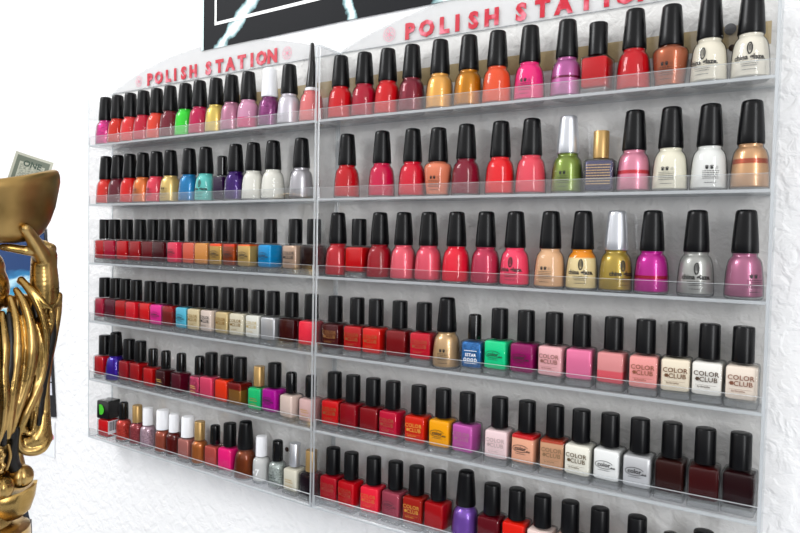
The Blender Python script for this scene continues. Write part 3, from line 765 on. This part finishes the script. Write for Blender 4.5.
# wall calendar behind the statue
cal = tag(empty('wall_calendar', (-.200, -.001, .10)), 'black edged wall calendar with a blue sea picture behind the gold statue', 'calendar')
cal.rotation_euler = (0, R(-5.5), 0)
BLACK = pbr('black card', '141418', .5)
box_obj('backing', -.46, 0, -.002, 0, -.105, .28, BLACK, cal)
def sea_mat():
    m, nt, out = new_mat('sea photograph')
    b = nt.nodes.new('ShaderNodeBsdfPrincipled'); b.inputs['Roughness'].default_value = .5; b.inputs['Specular IOR Level'].default_value = .15
    tc = nt.nodes.new('ShaderNodeTexCoord'); sp = nt.nodes.new('ShaderNodeSeparateXYZ'); nt.links.new(tc.outputs['Object'], sp.inputs[0])
    n = nt.nodes.new('ShaderNodeTexNoise'); n.inputs['Scale'].default_value = 14; n.inputs['Detail'].default_value = 4
    mp = nt.nodes.new('ShaderNodeMapping'); mp.inputs['Scale'].default_value = (1, 1, 4); nt.links.new(tc.outputs['Object'], mp.inputs[0]); nt.links.new(mp.outputs[0], n.inputs['Vector'])
    ma = nt.nodes.new('ShaderNodeMath'); ma.operation = 'MULTIPLY_ADD'; ma.inputs[1].default_value = .05
    nt.links.new(n.outputs['Fac'], ma.inputs[0]); nt.links.new(sp.outputs['Z'], ma.inputs[2])
    mr = nt.nodes.new('ShaderNodeMapRange'); mr.inputs['From Min'].default_value = .10; mr.inputs['From Max'].default_value = .31; nt.links.new(ma.outputs[0], mr.inputs['Value'])
    cr = nt.nodes.new('ShaderNodeValToRGB'); els = cr.color_ramp.elements
    els[0].position = 0; els[0].color = lin('2E86A8'); els[1].position = 1; els[1].color = lin('1E3A66')
    for p_, c_ in ((.18, '6FB4C8'), (.24, 'E2F0F2'), (.30, '5FAAC4'), (.42, '2C86B0'), (.50, 'BFE0EA'), (.54, '2E7CAC'), (.62, '1C3C6C')):
        e = els.new(p_); e.color = lin(c_)
    nt.links.new(mr.outputs[0], cr.inputs[0]); nt.links.new(cr.outputs[0], b.inputs['Base Color']); nt.links.new(b.outputs[0], out.inputs[0])
    return m
box_obj('sea_picture', -.45, -.006, -.0026, -.002, .085, .272, sea_mat(), cal)
bm = bmesh.new()
for r_ in range(5):
    for c_ in range(7):
        x0 = -.448 + c_ * .0632; z0 = -.062 + r_ * .028
        add_box(bm, x0 + .0015, x0 + .0615, -.0026, -.002, z0 + .0015, z0 + .0265)
link('day_grid', mesh_of(bm, 'day_grid', False), pbr('white day squares', 'D8DCE4', .5), cal)
nt_ = tag(empty('paper_note', (-.196, -.0005, -.07)), 'small white paper note with a pink mark below the wall calendar', 'paper')
box_obj('sheet', -.10, 0, -.0012, 0, -.02, .055, pbr('note paper', 'EEF0F2', .6), nt_)
bm = bmesh.new(); add_lathe(bm, [(0, .006), (.0004, .006)], 20); me = mesh_of(bm, 'pink_mark', False); me.transform(Matrix.Rotation(R(90), 4, 'X')); me.transform(Matrix.Translation((-.008, -.0012, .022)))
link('pink_mark', me, pbr('pink ink', 'D0708A', .5), nt_)

# ------------------------------------------------------------------ the gold statue
def gold_mat(name, base, rough, dark=None, scale=30):
    m, nt, out = new_mat(name)
    b = nt.nodes.new('ShaderNodeBsdfPrincipled'); b.inputs['Metallic'].default_value = 1
    tc = nt.nodes.new('ShaderNodeTexCoord'); n = nt.nodes.new('ShaderNodeTexNoise'); n.inputs['Scale'].default_value = scale; n.inputs['Detail'].default_value = 3
    nt.links.new(tc.outputs['Object'], n.inputs['Vector'])
    cr = nt.nodes.new('ShaderNodeValToRGB'); cr.color_ramp.elements[0].position = .3; cr.color_ramp.elements[0].color = lin(dark or base)
    cr.color_ramp.elements[1].position = .62; cr.color_ramp.elements[1].color = lin(base)
    nt.links.new(n.outputs['Fac'], cr.inputs[0]); nt.links.new(cr.outputs[0], b.inputs['Base Color'])
    mr = nt.nodes.new('ShaderNodeMapRange'); mr.inputs['To Min'].default_value = rough - .06; mr.inputs['To Max'].default_value = rough + .08
    nt.links.new(n.outputs['Fac'], mr.inputs['Value']); nt.links.new(mr.outputs[0], b.inputs['Roughness'])
    nt.links.new(b.outputs[0], out.inputs[0])
    return m
GOLD = gold_mat('antique gold', 'C6A468', .27, '937640')
GOLDB = gold_mat('dull gold bowl', 'B4945C', .33, '8C7040', 18)
PATINA = pbr('black patina', '15120E', .35, .3)

SX, SZ = .87 / 786, 1 / 786
AX = -23
def sp_(px, py, d=0): return Vector((px * SX, d * SZ, (540 - py) * SZ))   # statue-space point: right, away, up
def mirror(p): return Vector((2 * AX * SX - p.x, p.y, p.z))
ICO = {}
for sub in (2, 3):
    bm = bmesh.new(); bmesh.ops.create_icosphere(bm, subdivisions=sub, radius=1)
    ICO[sub] = ([tuple(v.co) for v in bm.verts], [tuple(v.index for v in f.verts) for f in bm.faces]); bm.free()
class Blob:
    """tapered capsules fused into one skin"""
    def __init__(s): s.v = []; s.f = []
    def ball(s, p, r, sc_=(1, 1, 1)):
        vs, fs = ICO[3 if r > .007 else 2]
        n = len(s.v); ax, ay, az = r * sc_[0], r * sc_[1], r * sc_[2]; px, py, pz = p
        s.v += [(px + x * ax, py + y * ay, pz + z * az) for x, y, z in vs]; s.f += [(i + n, j + n, k + n) for i, j, k in fs]
    def chain(s, pts, rad, both=False, flat=1):
        def go(pts):
            P = []
            for i in range(len(pts) - 1):
                n = max(2, int((pts[i + 1] - pts[i]).length / (min(rad[i], rad[i + 1]) * .28)))
                p0 = pts[max(i - 1, 0)]; p1 = pts[i]; p2 = pts[i + 1]; p3 = pts[min(i + 2, len(pts) - 1)]
                for k in range(n):
                    t = k / n
                    q = .5 * ((2 * p1) + (p2 - p0) * t + (2 * p0 - 5 * p1 + 4 * p2 - p3) * t * t + (3 * p1 - p0 - 3 * p2 + p3) * t ** 3)
                    P.append((q, rad[i] + (rad[i + 1] - rad[i]) * t))
            P.append((pts[-1], rad[-1]))
            for q, r in P: s.ball(q, r, (1, flat, 1))
        go(pts)
        if both: go([mirror(p) for p in pts])
    def build(s, name, mat, parent, vox=.0014, smooth=3):
        me = bpy.data.meshes.new(name); me.from_pydata(s.v, [], s.f)
        o = bpy.data.objects.new(name, me); C.objects.link(o)
        m = o.modifiers.new('r', 'REMESH'); m.mode = 'VOXEL'; m.voxel_size = vox; m.use_smooth_shade = True
        if smooth:
            q = o.modifiers.new('s', 'SMOOTH'); q.factor = .5; q.iterations = smooth
        dg = bpy.context.evaluated_depsgraph_get()
        me2 = bpy.data.meshes.new_from_object(o.evaluated_get(dg))
        bpy.data.objects.remove(o); bpy.data.meshes.remove(me)
        for p in me2.polygons: p.use_smooth = True
        me2.materials.clear(); me2.name = name
        return link(name, me2, mat, parent)
r_ = SZ
SANG = .5928 + .517
st = tag(empty('gold_statue', (.25621, -.31908, -.02169), SANG), 'antique gold robed statue holding up a wide bowl of banknotes', 'statue')
# bowl with raised ends
def bowl():
    bm = bmesh.new(); seg = 64
    prof = [(243, .5), (243, 40), (240, 58), (232, 68), (220, 75), (205, 80.5), (190, 83.4), (181, 85.2), (174, 85), (169, 83.4), (166, 80), (166, 76.8), (169.5, 74.2), (178, 73.5), (200, 73), (220, 70), (232, 56), (235, 30), (235, .5)]
    rings = []
    for py, rr in prof:
        ring = []
        for i in range(seg):
            a = 2 * math.pi * i / seg; x = rr * math.cos(a); y = .62 * rr * math.sin(a)
            up = (243 - py) / 77
            z = (540 - py) - 20 * up ** 2 * (1 - min(1, abs(x) / 86) ** 1.6) 
            ring.append(bm.verts.new(((AX + x) * SX, y * SZ, z * SZ)))
        rings.append(ring)
    for a, b in zip(rings, rings[1:]):
        for i in range(seg): bm.faces.new((a[i], a[(i + 1) % seg], b[(i + 1) % seg], b[i]))
    bm.faces.new(rings[0][::-1]); bm.faces.new(rings[-1])
    me = mesh_of(bm, 'bowl', True, 60)
    return link('bowl', me, GOLDB, st)
bowl()
# body: head, neck, trunk, both arms and hands in one skin
b = Blob()
b.ball(sp_(-22, 288, 2), 29 * r_, (1, .95, 1.12)); b.ball(sp_(-22, 268, 2), 25 * r_, (1, .95, .9)); b.ball(sp_(-22, 306, -6), 20 * r_)
b.ball(sp_(-22, 292, -29), 5 * r_); b.ball(sp_(-22, 297, -31), 5.5 * r_)
for s_ in (-1, 1):
    b.ball(sp_(-22 + 28 * s_, 290, 3), 6 * r_, (.6, .9, 1.6)); b.ball(sp_(-22 + 29 * s_, 302, 3), 4.5 * r_, (.7, .8, 1.4))
    b.ball(sp_(-22 + 14 * s_, 296, -20), 9 * r_); b.ball(sp_(-22 + 10 * s_, 283, -26), 4.5 * r_)
    b.ball(sp_(-22 + 7 * s_, 311, -24), 4 * r_)
b.chain([sp_(-22, 310), sp_(-22, 330), sp_(-22, 360), sp_(-22, 400), sp_(-22, 440)], [16 * r_, 22 * r_, 27 * r_, 30 * r_, 28 * r_])
b.chain([sp_(8, 345, 4), sp_(30, 330, 4), sp_(44, 306, 2), sp_(45.5, 284, 0), sp_(45, 268, -1), sp_(45.5, 256, -2)], [15 * r_, 14 * r_, 14 * r_, 13.6 * r_, 12.4 * r_, 12 * r_], True)
b.chain([sp_(45.5, 258, -2), sp_(44, 249, 2), sp_(36, 246, 4)], [12 * r_, 9.5 * r_, 6 * r_], True)
b.ball(sp_(51.5, 248.5, 2), 6.2 * r_); b.ball(mirror(sp_(51.5, 248.5, 2)), 6.2 * r_)
b.chain([sp_(43, 256, -9), sp_(37.5, 246, -19), sp_(32, 237, -27), sp_(26.5, 229, -34)], [8.5 * r_, 7.4 * r_, 6.2 * r_, 5.2 * r_], True)      # thumb along the bowl
for k, (d, ln) in enumerate(((-18, 8), (-8, 4), (2, 5), (12, 11))):                      # four fingers under the bowl
    b.chain([sp_(42, 252, d * .6), sp_(31, 250.5, d), sp_(20, 249, d), sp_(ln, 247, d)], [5.5 * r_, 4.9 * r_, 4.5 * r_, 3.6 * r_], True)
b.build('figure', GOLD, st, .0013, 8)
# thumb nails
for f_ in (lambda p: p, mirror):
    bm = bmesh.new(); g = bmesh.ops.create_icosphere(bm, subdivisions=2, radius=1)
    bmesh.ops.transform(bm, matrix=Matrix.Translation(f_(sp_(26.2, 228.4, -37.2))) @ Matrix.Diagonal((2.4 * r_, 1.4 * r_, 3 * r_, 1)), verts=g['verts'])
    link('thumb_nail', mesh_of(bm, 'thumb_nail'), GOLD, st)
# robe: dark worn ground of the cloth
b = Blob()
b.chain([sp_(46, 308, 2), sp_(44, 330, 2), sp_(38, 355, 2), sp_(35, 385, 2), sp_(36, 415, 0), sp_(36, 436, 0)], [13 * r_, 12 * r_, 11 * r_, 10 * r_, 11 * r_, 12 * r_], True)
b.chain([sp_(22, 305, 2), sp_(18, 340, 0), sp_(15, 380, 0), sp_(12, 415, 0), sp_(10, 440, 0)], [12 * r_, 13 * r_, 14 * r_, 14 * r_, 12 * r_], True)
b.chain([sp_(-22, 345, 4), sp_(-22, 390, 4), sp_(-22, 435, 4), sp_(-22, 470, 6)], [28 * r_, 34 * r_, 36 * r_, 30 * r_])
b.chain([sp_(10, 440, 0), sp_(12, 455, 0), sp_(14, 475, 4)], [14 * r_, 10 * r_, 12 * r_], True)
b.build('robe', GOLD, st, .002, 8)
# black wash left in the grooves of the cloth
b = Blob()
def groove(pts, rad):
    b.chain([sp_(x, y, d) for x, y, d in pts], [k * r_ for k in rad], True)
groove([(52, 312, -7), (53, 335, -7), (49, 358, -7), (44, 385, -7), (40, 410, -8), (39, 425, -9)], [4, 4.5, 4, 4, 4.5, 3])
groove([(35, 305, -9), (39, 325, -10), (37, 350, -11), (33, 372, -11), (28, 392, -12)], [3, 3.2, 3.2, 3, 2])
groove([(22, 300, -8), (24, 325, -14), (24.5, 350, -17), (20, 378, -18), (14, 405, -20), (10, 430, -20)], [3, 4, 4.5, 4.2, 4, 3.5])
groove([(10, 312, -14), (12, 335, -22), (11, 360, -27), (8, 385, -29), (6, 412, -28), (4, 436, -25)], [3, 4, 4.5, 4, 4, 3.5])
groove([(-4, 318, -20), (-3, 350, -38), (-4, 385, -46), (-6, 420, -46), (-10, 446, -40)], [3, 4.5, 5, 5, 4])
groove([(17, 425, -18), (14, 440, -16), (12, 456, -14), (16, 466, -12)], [3.5, 5, 7, 6])
groove([(28, 408, -12), (25, 420, -13), (24, 430, -13)], [2.5, 3, 2.5])
b.build('dark_grooves', PATINA, st, .0014, 6)
# robe: gold ridges of the folds and the rounded sleeve end
b = Blob()
def fold(pts, rad, d=-12): 
    P = [sp_(x, y, (q[0] if q else d)) for x, y, *q in pts]
    b.chain(P, [k * 1.22 * r_ for k in rad], True)
fold([(60, 296, 0), (59, 315, 0), (55, 340, 0), (50.5, 362, 0), (47, 385, -2), (46, 408, -2), (47, 428, -3), (48, 442, -4)], [3.4, 3.4, 3.2, 3, 3.4, 4.2, 4.2, 4.5])
fold([(22, 279, -6), (32, 292, -12), (41, 310, -14), (46, 332, -14), (46.5, 352, -13), (43, 375, -13), (35, 394, -14), (26, 412, -15), (20, 428, -14)], [3.0, 3.4, 3.4, 3.2, 2.8, 2.8, 3.4, 4, 3.5])
fold([(17, 289, -8), (25, 303, -14), (31, 325, -18), (32, 350, -20), (28, 375, -20), (20, 400, -22), (12, 425, -22)], [2.6, 3.6, 4.4, 5, 4.6, 3.6, 3])
fold([(11, 297, -8), (17, 318, -16), (18, 345, -23), (15, 375, -26), (11, 405, -28), (8, 430, -24)], [3, 3.8, 4.6, 4.4, 3.6, 3])
fold([(3, 312, -12), (6, 340, -26), (5, 368, -30), (6, 392, -32), (3, 420, -30), (-4, 440, -26)], [3, 4, 4.2, 3.6, 3, 2.6])
fold([(38, 318, -11), (40.5, 338, -13), (40, 358, -14), (37, 378, -14), (32, 396, -15)], [2, 2.4, 2.6, 2.2, 1.6])
fold([(24, 318, -16), (25, 345, -20), (22, 372, -22), (17, 392, -24)], [1.6, 2, 2, 1.4])
fold([(21, 281, 4), (30, 287, -10), (40, 297, -14), (49, 306, -14), (57, 305, -6), (61, 297, 0)], [3, 3, 2.6, 2.4, 2.4, 2.8])
fold([(-9, 330, -34), (-9, 360, -46), (-11, 395, -54), (-14, 430, -52)], [3, 4.5, 5, 4])
fold([(52, 312, -11), (52.5, 325, -10), (49, 340, -10)], [2.8, 2.4, 1.4])
fold([(19, 424, -14), (18, 436, -13), (22, 447, -11), (32, 451, -10), (42, 449, -8), (48, 440, -4)], [3, 3.2, 3.6, 4.4, 4.8, 4.6])
fold([(25, 424, -14), (28, 432, -14), (33, 430, -14), (35.5, 418, -13), (38, 402, -12), (42, 388, -12)], [1.6, 1.8, 1.8, 2, 2.2, 1.8])
b.chain([sp_(44, 418, -3), sp_(42, 432, -3), sp_(37, 440, -4), sp_(29, 443, -4), sp_(24, 440, -4)], [6 * r_, 9 * r_, 10.5 * r_, 9.5 * r_, 7 * r_], True)
b.build('robe_folds', GOLD, st, .0012, 7)
# ornament cord at the waist
b = Blob()
for k in range(5): b.ball(sp_(2 + 2.2 * (k % 2), 441 + 5 * k, -30), 2.8 * r_); b.ball(mirror(sp_(2 + 2.2 * (k % 2), 441 + 5 * k, -30)), 2.8 * r_)
b.chain([sp_(9, 438, -24), sp_(11, 450, -22), sp_(7, 463, -22)], [1.8 * r_, 1.6 * r_, 1.6 * r_], True)
b.ball(sp_(-22, 452, -38), 12 * r_); b.chain([sp_(2, 450, -30), sp_(-10, 452, -36), sp_(-22, 452, -38)], [3 * r_, 3 * r_, 3 * r_], True)
b.build('waist_ornament', GOLD, st, .0012, 2)
def lobed(px, py, d, R_, name):
    bm = bmesh.new(); seg = 40; rings = []
    for j in range(1, 16):
        th = math.pi * j / 16; ring = []
        for i in range(seg):
            a = 2 * math.pi * i / seg; k = 1 - .10 * max(0, math.cos(4 * a)) ** 10
            ring.append(bm.verts.new(Vector((px * SX, d * SZ, (540 - py) * SZ)) + Vector((R_ * k * math.sin(th) * math.cos(a), R_ * k * math.sin(th) * math.sin(a), R_ * 1.0 * math.cos(th))) * r_))
        rings.append(ring)
    for p, q in zip(rings, rings[1:]):
        for i in range(seg): bm.faces.new((p[i], p[(i + 1) % seg], q[(i + 1) % seg], q[i]))
    bm.faces.new(rings[0]); bm.faces.new(rings[-1][::-1])
    link(name, mesh_of(bm, name), GOLD, st)
for px, py, d, R_ in ((21.5, 475, -10, 11.5), (2, 479, -24, 11.5), (-22, 480, -34, 12), (-47.5, 479, -24, 11.5), (-67, 475, -10, 11.5)): lobed(px, py, d, R_, 'round_fruit')
def ingot(px, py, d, L, name):
    bm = bmesh.new(); seg = 40; rings = []
    prof = [(30, .02), (28, .5), (22, .78), (12, .93), (2, 1.0), (0, .9), (3, .6), (3, .02)]
    for dz, k in prof:
        ring = []
        for i in range(seg):
            a = 2 * math.pi * i / seg; x = L * k * math.cos(a); y = .55 * L * k * math.sin(a)
            up = (30 - dz) / 30; z = (540 - py - dz) + 9 * up * (abs(x) / L) ** 3
            ring.append(bm.verts.new(((px + x) * SX, (d + y) * SZ, z * SZ)))
        rings.append(ring)
    for p, q in zip(rings, rings[1:]):
        for i in range(seg): bm.faces.new((p[i], p[(i + 1) % seg], q[(i + 1) % seg], q[i]))
    bm.faces.new(rings[0][::-1]); bm.faces.new(rings[-1])
    link(name, mesh_of(bm, name, True, 50), GOLD, st)
ingot(6, 489, -6, 32, 'ingot'); ingot(-52, 489, -6, 32, 'ingot')
bm = bmesh.new(); add_lathe(bm, [(0, 52 * r_), (3 * r_, 54 * r_), (13 * r_, 53 * r_), (17 * r_, 47 * r_), (19 * r_, 36 * r_), (30 * r_, 34 * r_), (36 * r_, 30 * r_)], 56, sx=.88, sy=.8, c=(AX * SX, 0, 0))
link('base', mesh_of(bm, 'base'), GOLD, st)
# stand under the statue
WOOD = pbr('dark brown stand', '3A2A1E', .5, bump=(20, .3, .002))
sd = tag(empty('statue_stand', st.location - Vector((0, 0, .0003)), SANG), 'dark brown post stand under the gold statue', 'stand')
box_obj('top_board', -.115, .036, -.07, .062, -.02, 0, WOOD, sd, .002)
box_obj('post', -.08, .010, -.04, .04, -1.1, -.0202, WOOD, sd, .002)
box_obj('foot', -.15, .08, -.11, .11, -1.128, -1.1002, WOOD, sd, .002)
cd = tag(empty('card_holder', tuple(st.matrix_basis @ Vector((.0275, .030, .0)))), 'small dark grey card holder standing beside the base of the gold statue', 'card holder')
cd.rotation_euler = (0, 0, SANG)
bm = bmesh.new()
q = [(-.0085, 0), (.0075, 0), (.0035, .0235), (-.0085, .0205)]
fv = [[bm.verts.new((x, y, z)) for x, z in q] for y in (-.004, .004)]
bm.faces.new(fv[0]); bm.faces.new(fv[1][::-1])
for i in range(4): bm.faces.new((fv[0][i], fv[0][(i + 1) % 4], fv[1][(i + 1) % 4], fv[1][i]))
link('holder_body', mesh_of(bm, 'holder_body', False), pbr('dark slate plastic', '3A4250', .4), cd)

# banknotes in the bowl
def bill_mat():
    m, nt, out = new_mat('banknote paper')
    b = nt.nodes.new('ShaderNodeBsdfPrincipled'); b.inputs['Roughness'].default_value = .7
    tc = nt.nodes.new('ShaderNodeTexCoord'); sp = nt.nodes.new('ShaderNodeSeparateXYZ'); nt.links.new(tc.outputs['Generated'], sp.inputs[0])
    def band(sock, lo, hi):
        a = nt.nodes.new('ShaderNodeMath'); a.operation = 'GREATER_THAN'; a.inputs[1].default_value = lo; nt.links.new(sock, a.inputs[0])
        c = nt.nodes.new('ShaderNodeMath'); c.operation = 'LESS_THAN'; c.inputs[1].default_value = hi; nt.links.new(sock, c.inputs[0])
        d = nt.nodes.new('ShaderNodeMath'); d.operation = 'MULTIPLY'; nt.links.new(a.outputs[0], d.inputs[0]); nt.links.new(c.outputs[0], d.inputs[1]); return d.outputs[0]
    def mul(a, c):
        d = nt.nodes.new('ShaderNodeMath'); d.operation = 'MULTIPLY'; nt.links.new(a, d.inputs[0]); nt.links.new(c, d.inputs[1]); return d.outputs[0]
    def sub(a, c):
        d = nt.nodes.new('ShaderNodeMath'); d.operation = 'SUBTRACT'; d.use_clamp = True; nt.links.new(a, d.inputs[0]); nt.links.new(c, d.inputs[1]); return d.outputs[0]
    X, Z = sp.outputs['X'], sp.outputs['Z']
    frame = sub(mul(band(X, .07, .93), band(Z, .05, .95)), mul(band(X, .17, .83), band(Z, .16, .84)))
    inner = mul(band(X, .2, .8), band(Z, .18, .82))
    mp = nt.nodes.new('ShaderNodeMapping'); mp.inputs['Scale'].default_value = (60, 1, 150); nt.links.new(tc.outputs['Object'], mp.inputs[0])
    n = nt.nodes.new('ShaderNodeTexNoise'); n.inputs['Scale'].default_value = 6; n.inputs['Detail'].default_value = 4; nt.links.new(mp.outputs[0], n.inputs['Vector'])
    cr = nt.nodes.new('ShaderNodeValToRGB'); cr.color_ramp.elements[0].position = .42; cr.color_ramp.elements[1].position = .6; nt.links.new(n.outputs['Fac'], cr.inputs[0])
    k = nt.nodes.new('ShaderNodeMath'); k.operation = 'MULTIPLY'; k.inputs[1].default_value = .55; nt.links.new(mul(inner, cr.outputs[0]), k.inputs[0])
    fr = nt.nodes.new('ShaderNodeMath'); fr.operation = 'MULTIPLY_ADD'; fr.inputs[1].default_value = .75; nt.links.new(frame, fr.inputs[0]); nt.links.new(k.outputs[0], fr.inputs[2])
    mx = nt.nodes.new('ShaderNodeMix'); mx.data_type = 'RGBA'; mx.inputs[6].default_value = lin('DADBC8'); mx.inputs[7].default_value = lin('4A5E4E')
    nt.links.new(fr.outputs[0], mx.inputs[0]); nt.links.new(mx.outputs[2], b.inputs['Base Color']); nt.links.new(b.outputs[0], out.inputs[0])
    return m
BILL = bill_mat()
def bill(label, px, py, d, ang, tilt, yawz, w=.066, h=.10, word=True, curl=.006):
    o = tag(empty('banknote', tuple(st.matrix_basis @ sp_(px, py, d))), label, 'banknote', 'banknotes in the gold bowl')
    o.rotation_euler = (R(tilt), R(ang), SANG + R(yawz)); o.rotation_mode = 'XYZ'
    bm = bmesh.new(); nx, nz = 14, 16; g = []
    for t in (0, .00025):
        g.append([[bm.verts.new((-w / 2 + w * i / nx, curl * math.sin(math.pi * i / nx) - curl * .5 * (j / nz) ** 2 + t, h * j / nz)) for i in range(nx + 1)] for j in range(nz + 1)])
    for k in (0, 1):
        for j in range(nz):
            for i in range(nx):
                q = (g[k][j][i], g[k][j][i + 1], g[k][j + 1][i + 1], g[k][j + 1][i]); bm.faces.new(q if k == 0 else q[::-1])
    edge = [(0, i) for i in range(nx)] + [(j, nx) for j in range(nz)] + [(nz, nx - i) for i in range(nx)] + [(nz - j, 0) for j in range(nz)]
    for m_ in range(len(edge)):
        a, c = edge[m_], edge[(m_ + 1) % len(edge)]
        bm.faces.new((g[0][a[0]][a[1]], g[1][a[0]][a[1]], g[1][c[0]][c[1]], g[0][c[0]][c[1]]))
    link('paper', mesh_of(bm, 'paper', True, 60), BILL, o)
    if word:
        v, f = text_verts('ONE', .0105, .0003)
        bm = bmesh.new(); vs = [bm.verts.new((x * .95, -.0004 + curl * math.sin(math.pi * (x / w + .5)) - curl * .5 * ((z + h * .77) / h) ** 2, z + h * .77)) for x, z, _ in v]
        for q in f: bm.faces.new([vs[i] for i in q])
        link('printed_word', mesh_of(bm, 'printed_word', False), ink('54685A'), o)
    return o
bill('green banknote with its printed face showing, upright in the gold bowl', 21, 205, -2, 15, 4, 10, .044, .0635, True, .003)
bill('crumpled banknote half hidden behind the flatter one in the gold bowl', -12, 206, 4, -20, -3, 34, .046, .060, False, .008)

# ------------------------------------------------------------------ camera
cam = bpy.data.cameras.new('camera'); co = bpy.data.objects.new('camera', cam); C.objects.link(co)
cam.sensor_width = 36; cam.sensor_fit = 'HORIZONTAL'; cam.lens = 668.13 / 800 * 36; cam.clip_start = .01
yaw, pit, rol = .59283, -.03915, .01916
fw = Vector((-math.sin(yaw) * math.cos(pit), math.cos(yaw) * math.cos(pit), math.sin(pit)))
rt = Vector((math.cos(yaw), math.sin(yaw), 0)); up = rt.cross(fw)
r2 = rt * math.cos(rol) + up * math.sin(rol); u2 = up * math.cos(rol) - rt * math.sin(rol)
M = Matrix((r2, u2, -fw)).transposed().to_4x4(); M.translation = Vector((1.13937, -.73134, .36893))
co.matrix_world = M
sc.camera = co

# ------------------------------------------------------------------ light
wd = bpy.data.worlds.new('room light'); sc.world = wd; wd.use_nodes = True
nt = wd.node_tree; nt.nodes.clear()
wo = nt.nodes.new('ShaderNodeOutputWorld'); bg = nt.nodes.new('ShaderNodeBackground')
tc = nt.nodes.new('ShaderNodeTexCoord'); sp = nt.nodes.new('ShaderNodeSeparateXYZ'); nt.links.new(tc.outputs['Generated'], sp.inputs[0])
cr = nt.nodes.new('ShaderNodeValToRGB'); mr = nt.nodes.new('ShaderNodeMapRange'); mr.inputs['From Min'].default_value = -.5; mr.inputs['From Max'].default_value = .5
nt.links.new(sp.outputs['Z'], mr.inputs['Value']); nt.links.new(mr.outputs[0], cr.inputs[0])
els = cr.color_ramp.elements
els[0].position = .47; els[0].color = (.13, .135, .15, 1); els[1].position = .66; els[1].color = (1, 1, 1, 1)
e = els.new(.54); e.color = (.62, .62, .63, 1)
nt.links.new(cr.outputs[0], bg.inputs[0]); bg.inputs[1].default_value = 1.15; nt.links.new(bg.outputs[0], wo.inputs[0])
def window_light(name, loc, target, w, h, power, col=(1, 1, 1)):
    l = bpy.data.lights.new(name, 'AREA'); l.shape = 'RECTANGLE'; l.size = w; l.size_y = h; l.energy = power; l.color = col
    o = bpy.data.objects.new(name, l); C.objects.link(o); o.location = loc
    o.rotation_euler = (Vector(target) - Vector(loc)).to_track_quat('-Z', 'Y').to_euler()
    return o
window_light('window_daylight', (-1.0, -1.5, 1.95), (.4, 0, .3), 1.0, 1.0, 46, (.98, .99, 1))
window_light('shop_window_daylight', (2.5, -1.5, .75), (.9, 0, .3), .42, 1.5, 26, (.97, .985, 1))
window_light('side_window_daylight', (-2.6, -.62, .75), (.7, 0, .35), .25, 1.0, 4, (.98, .99, 1))
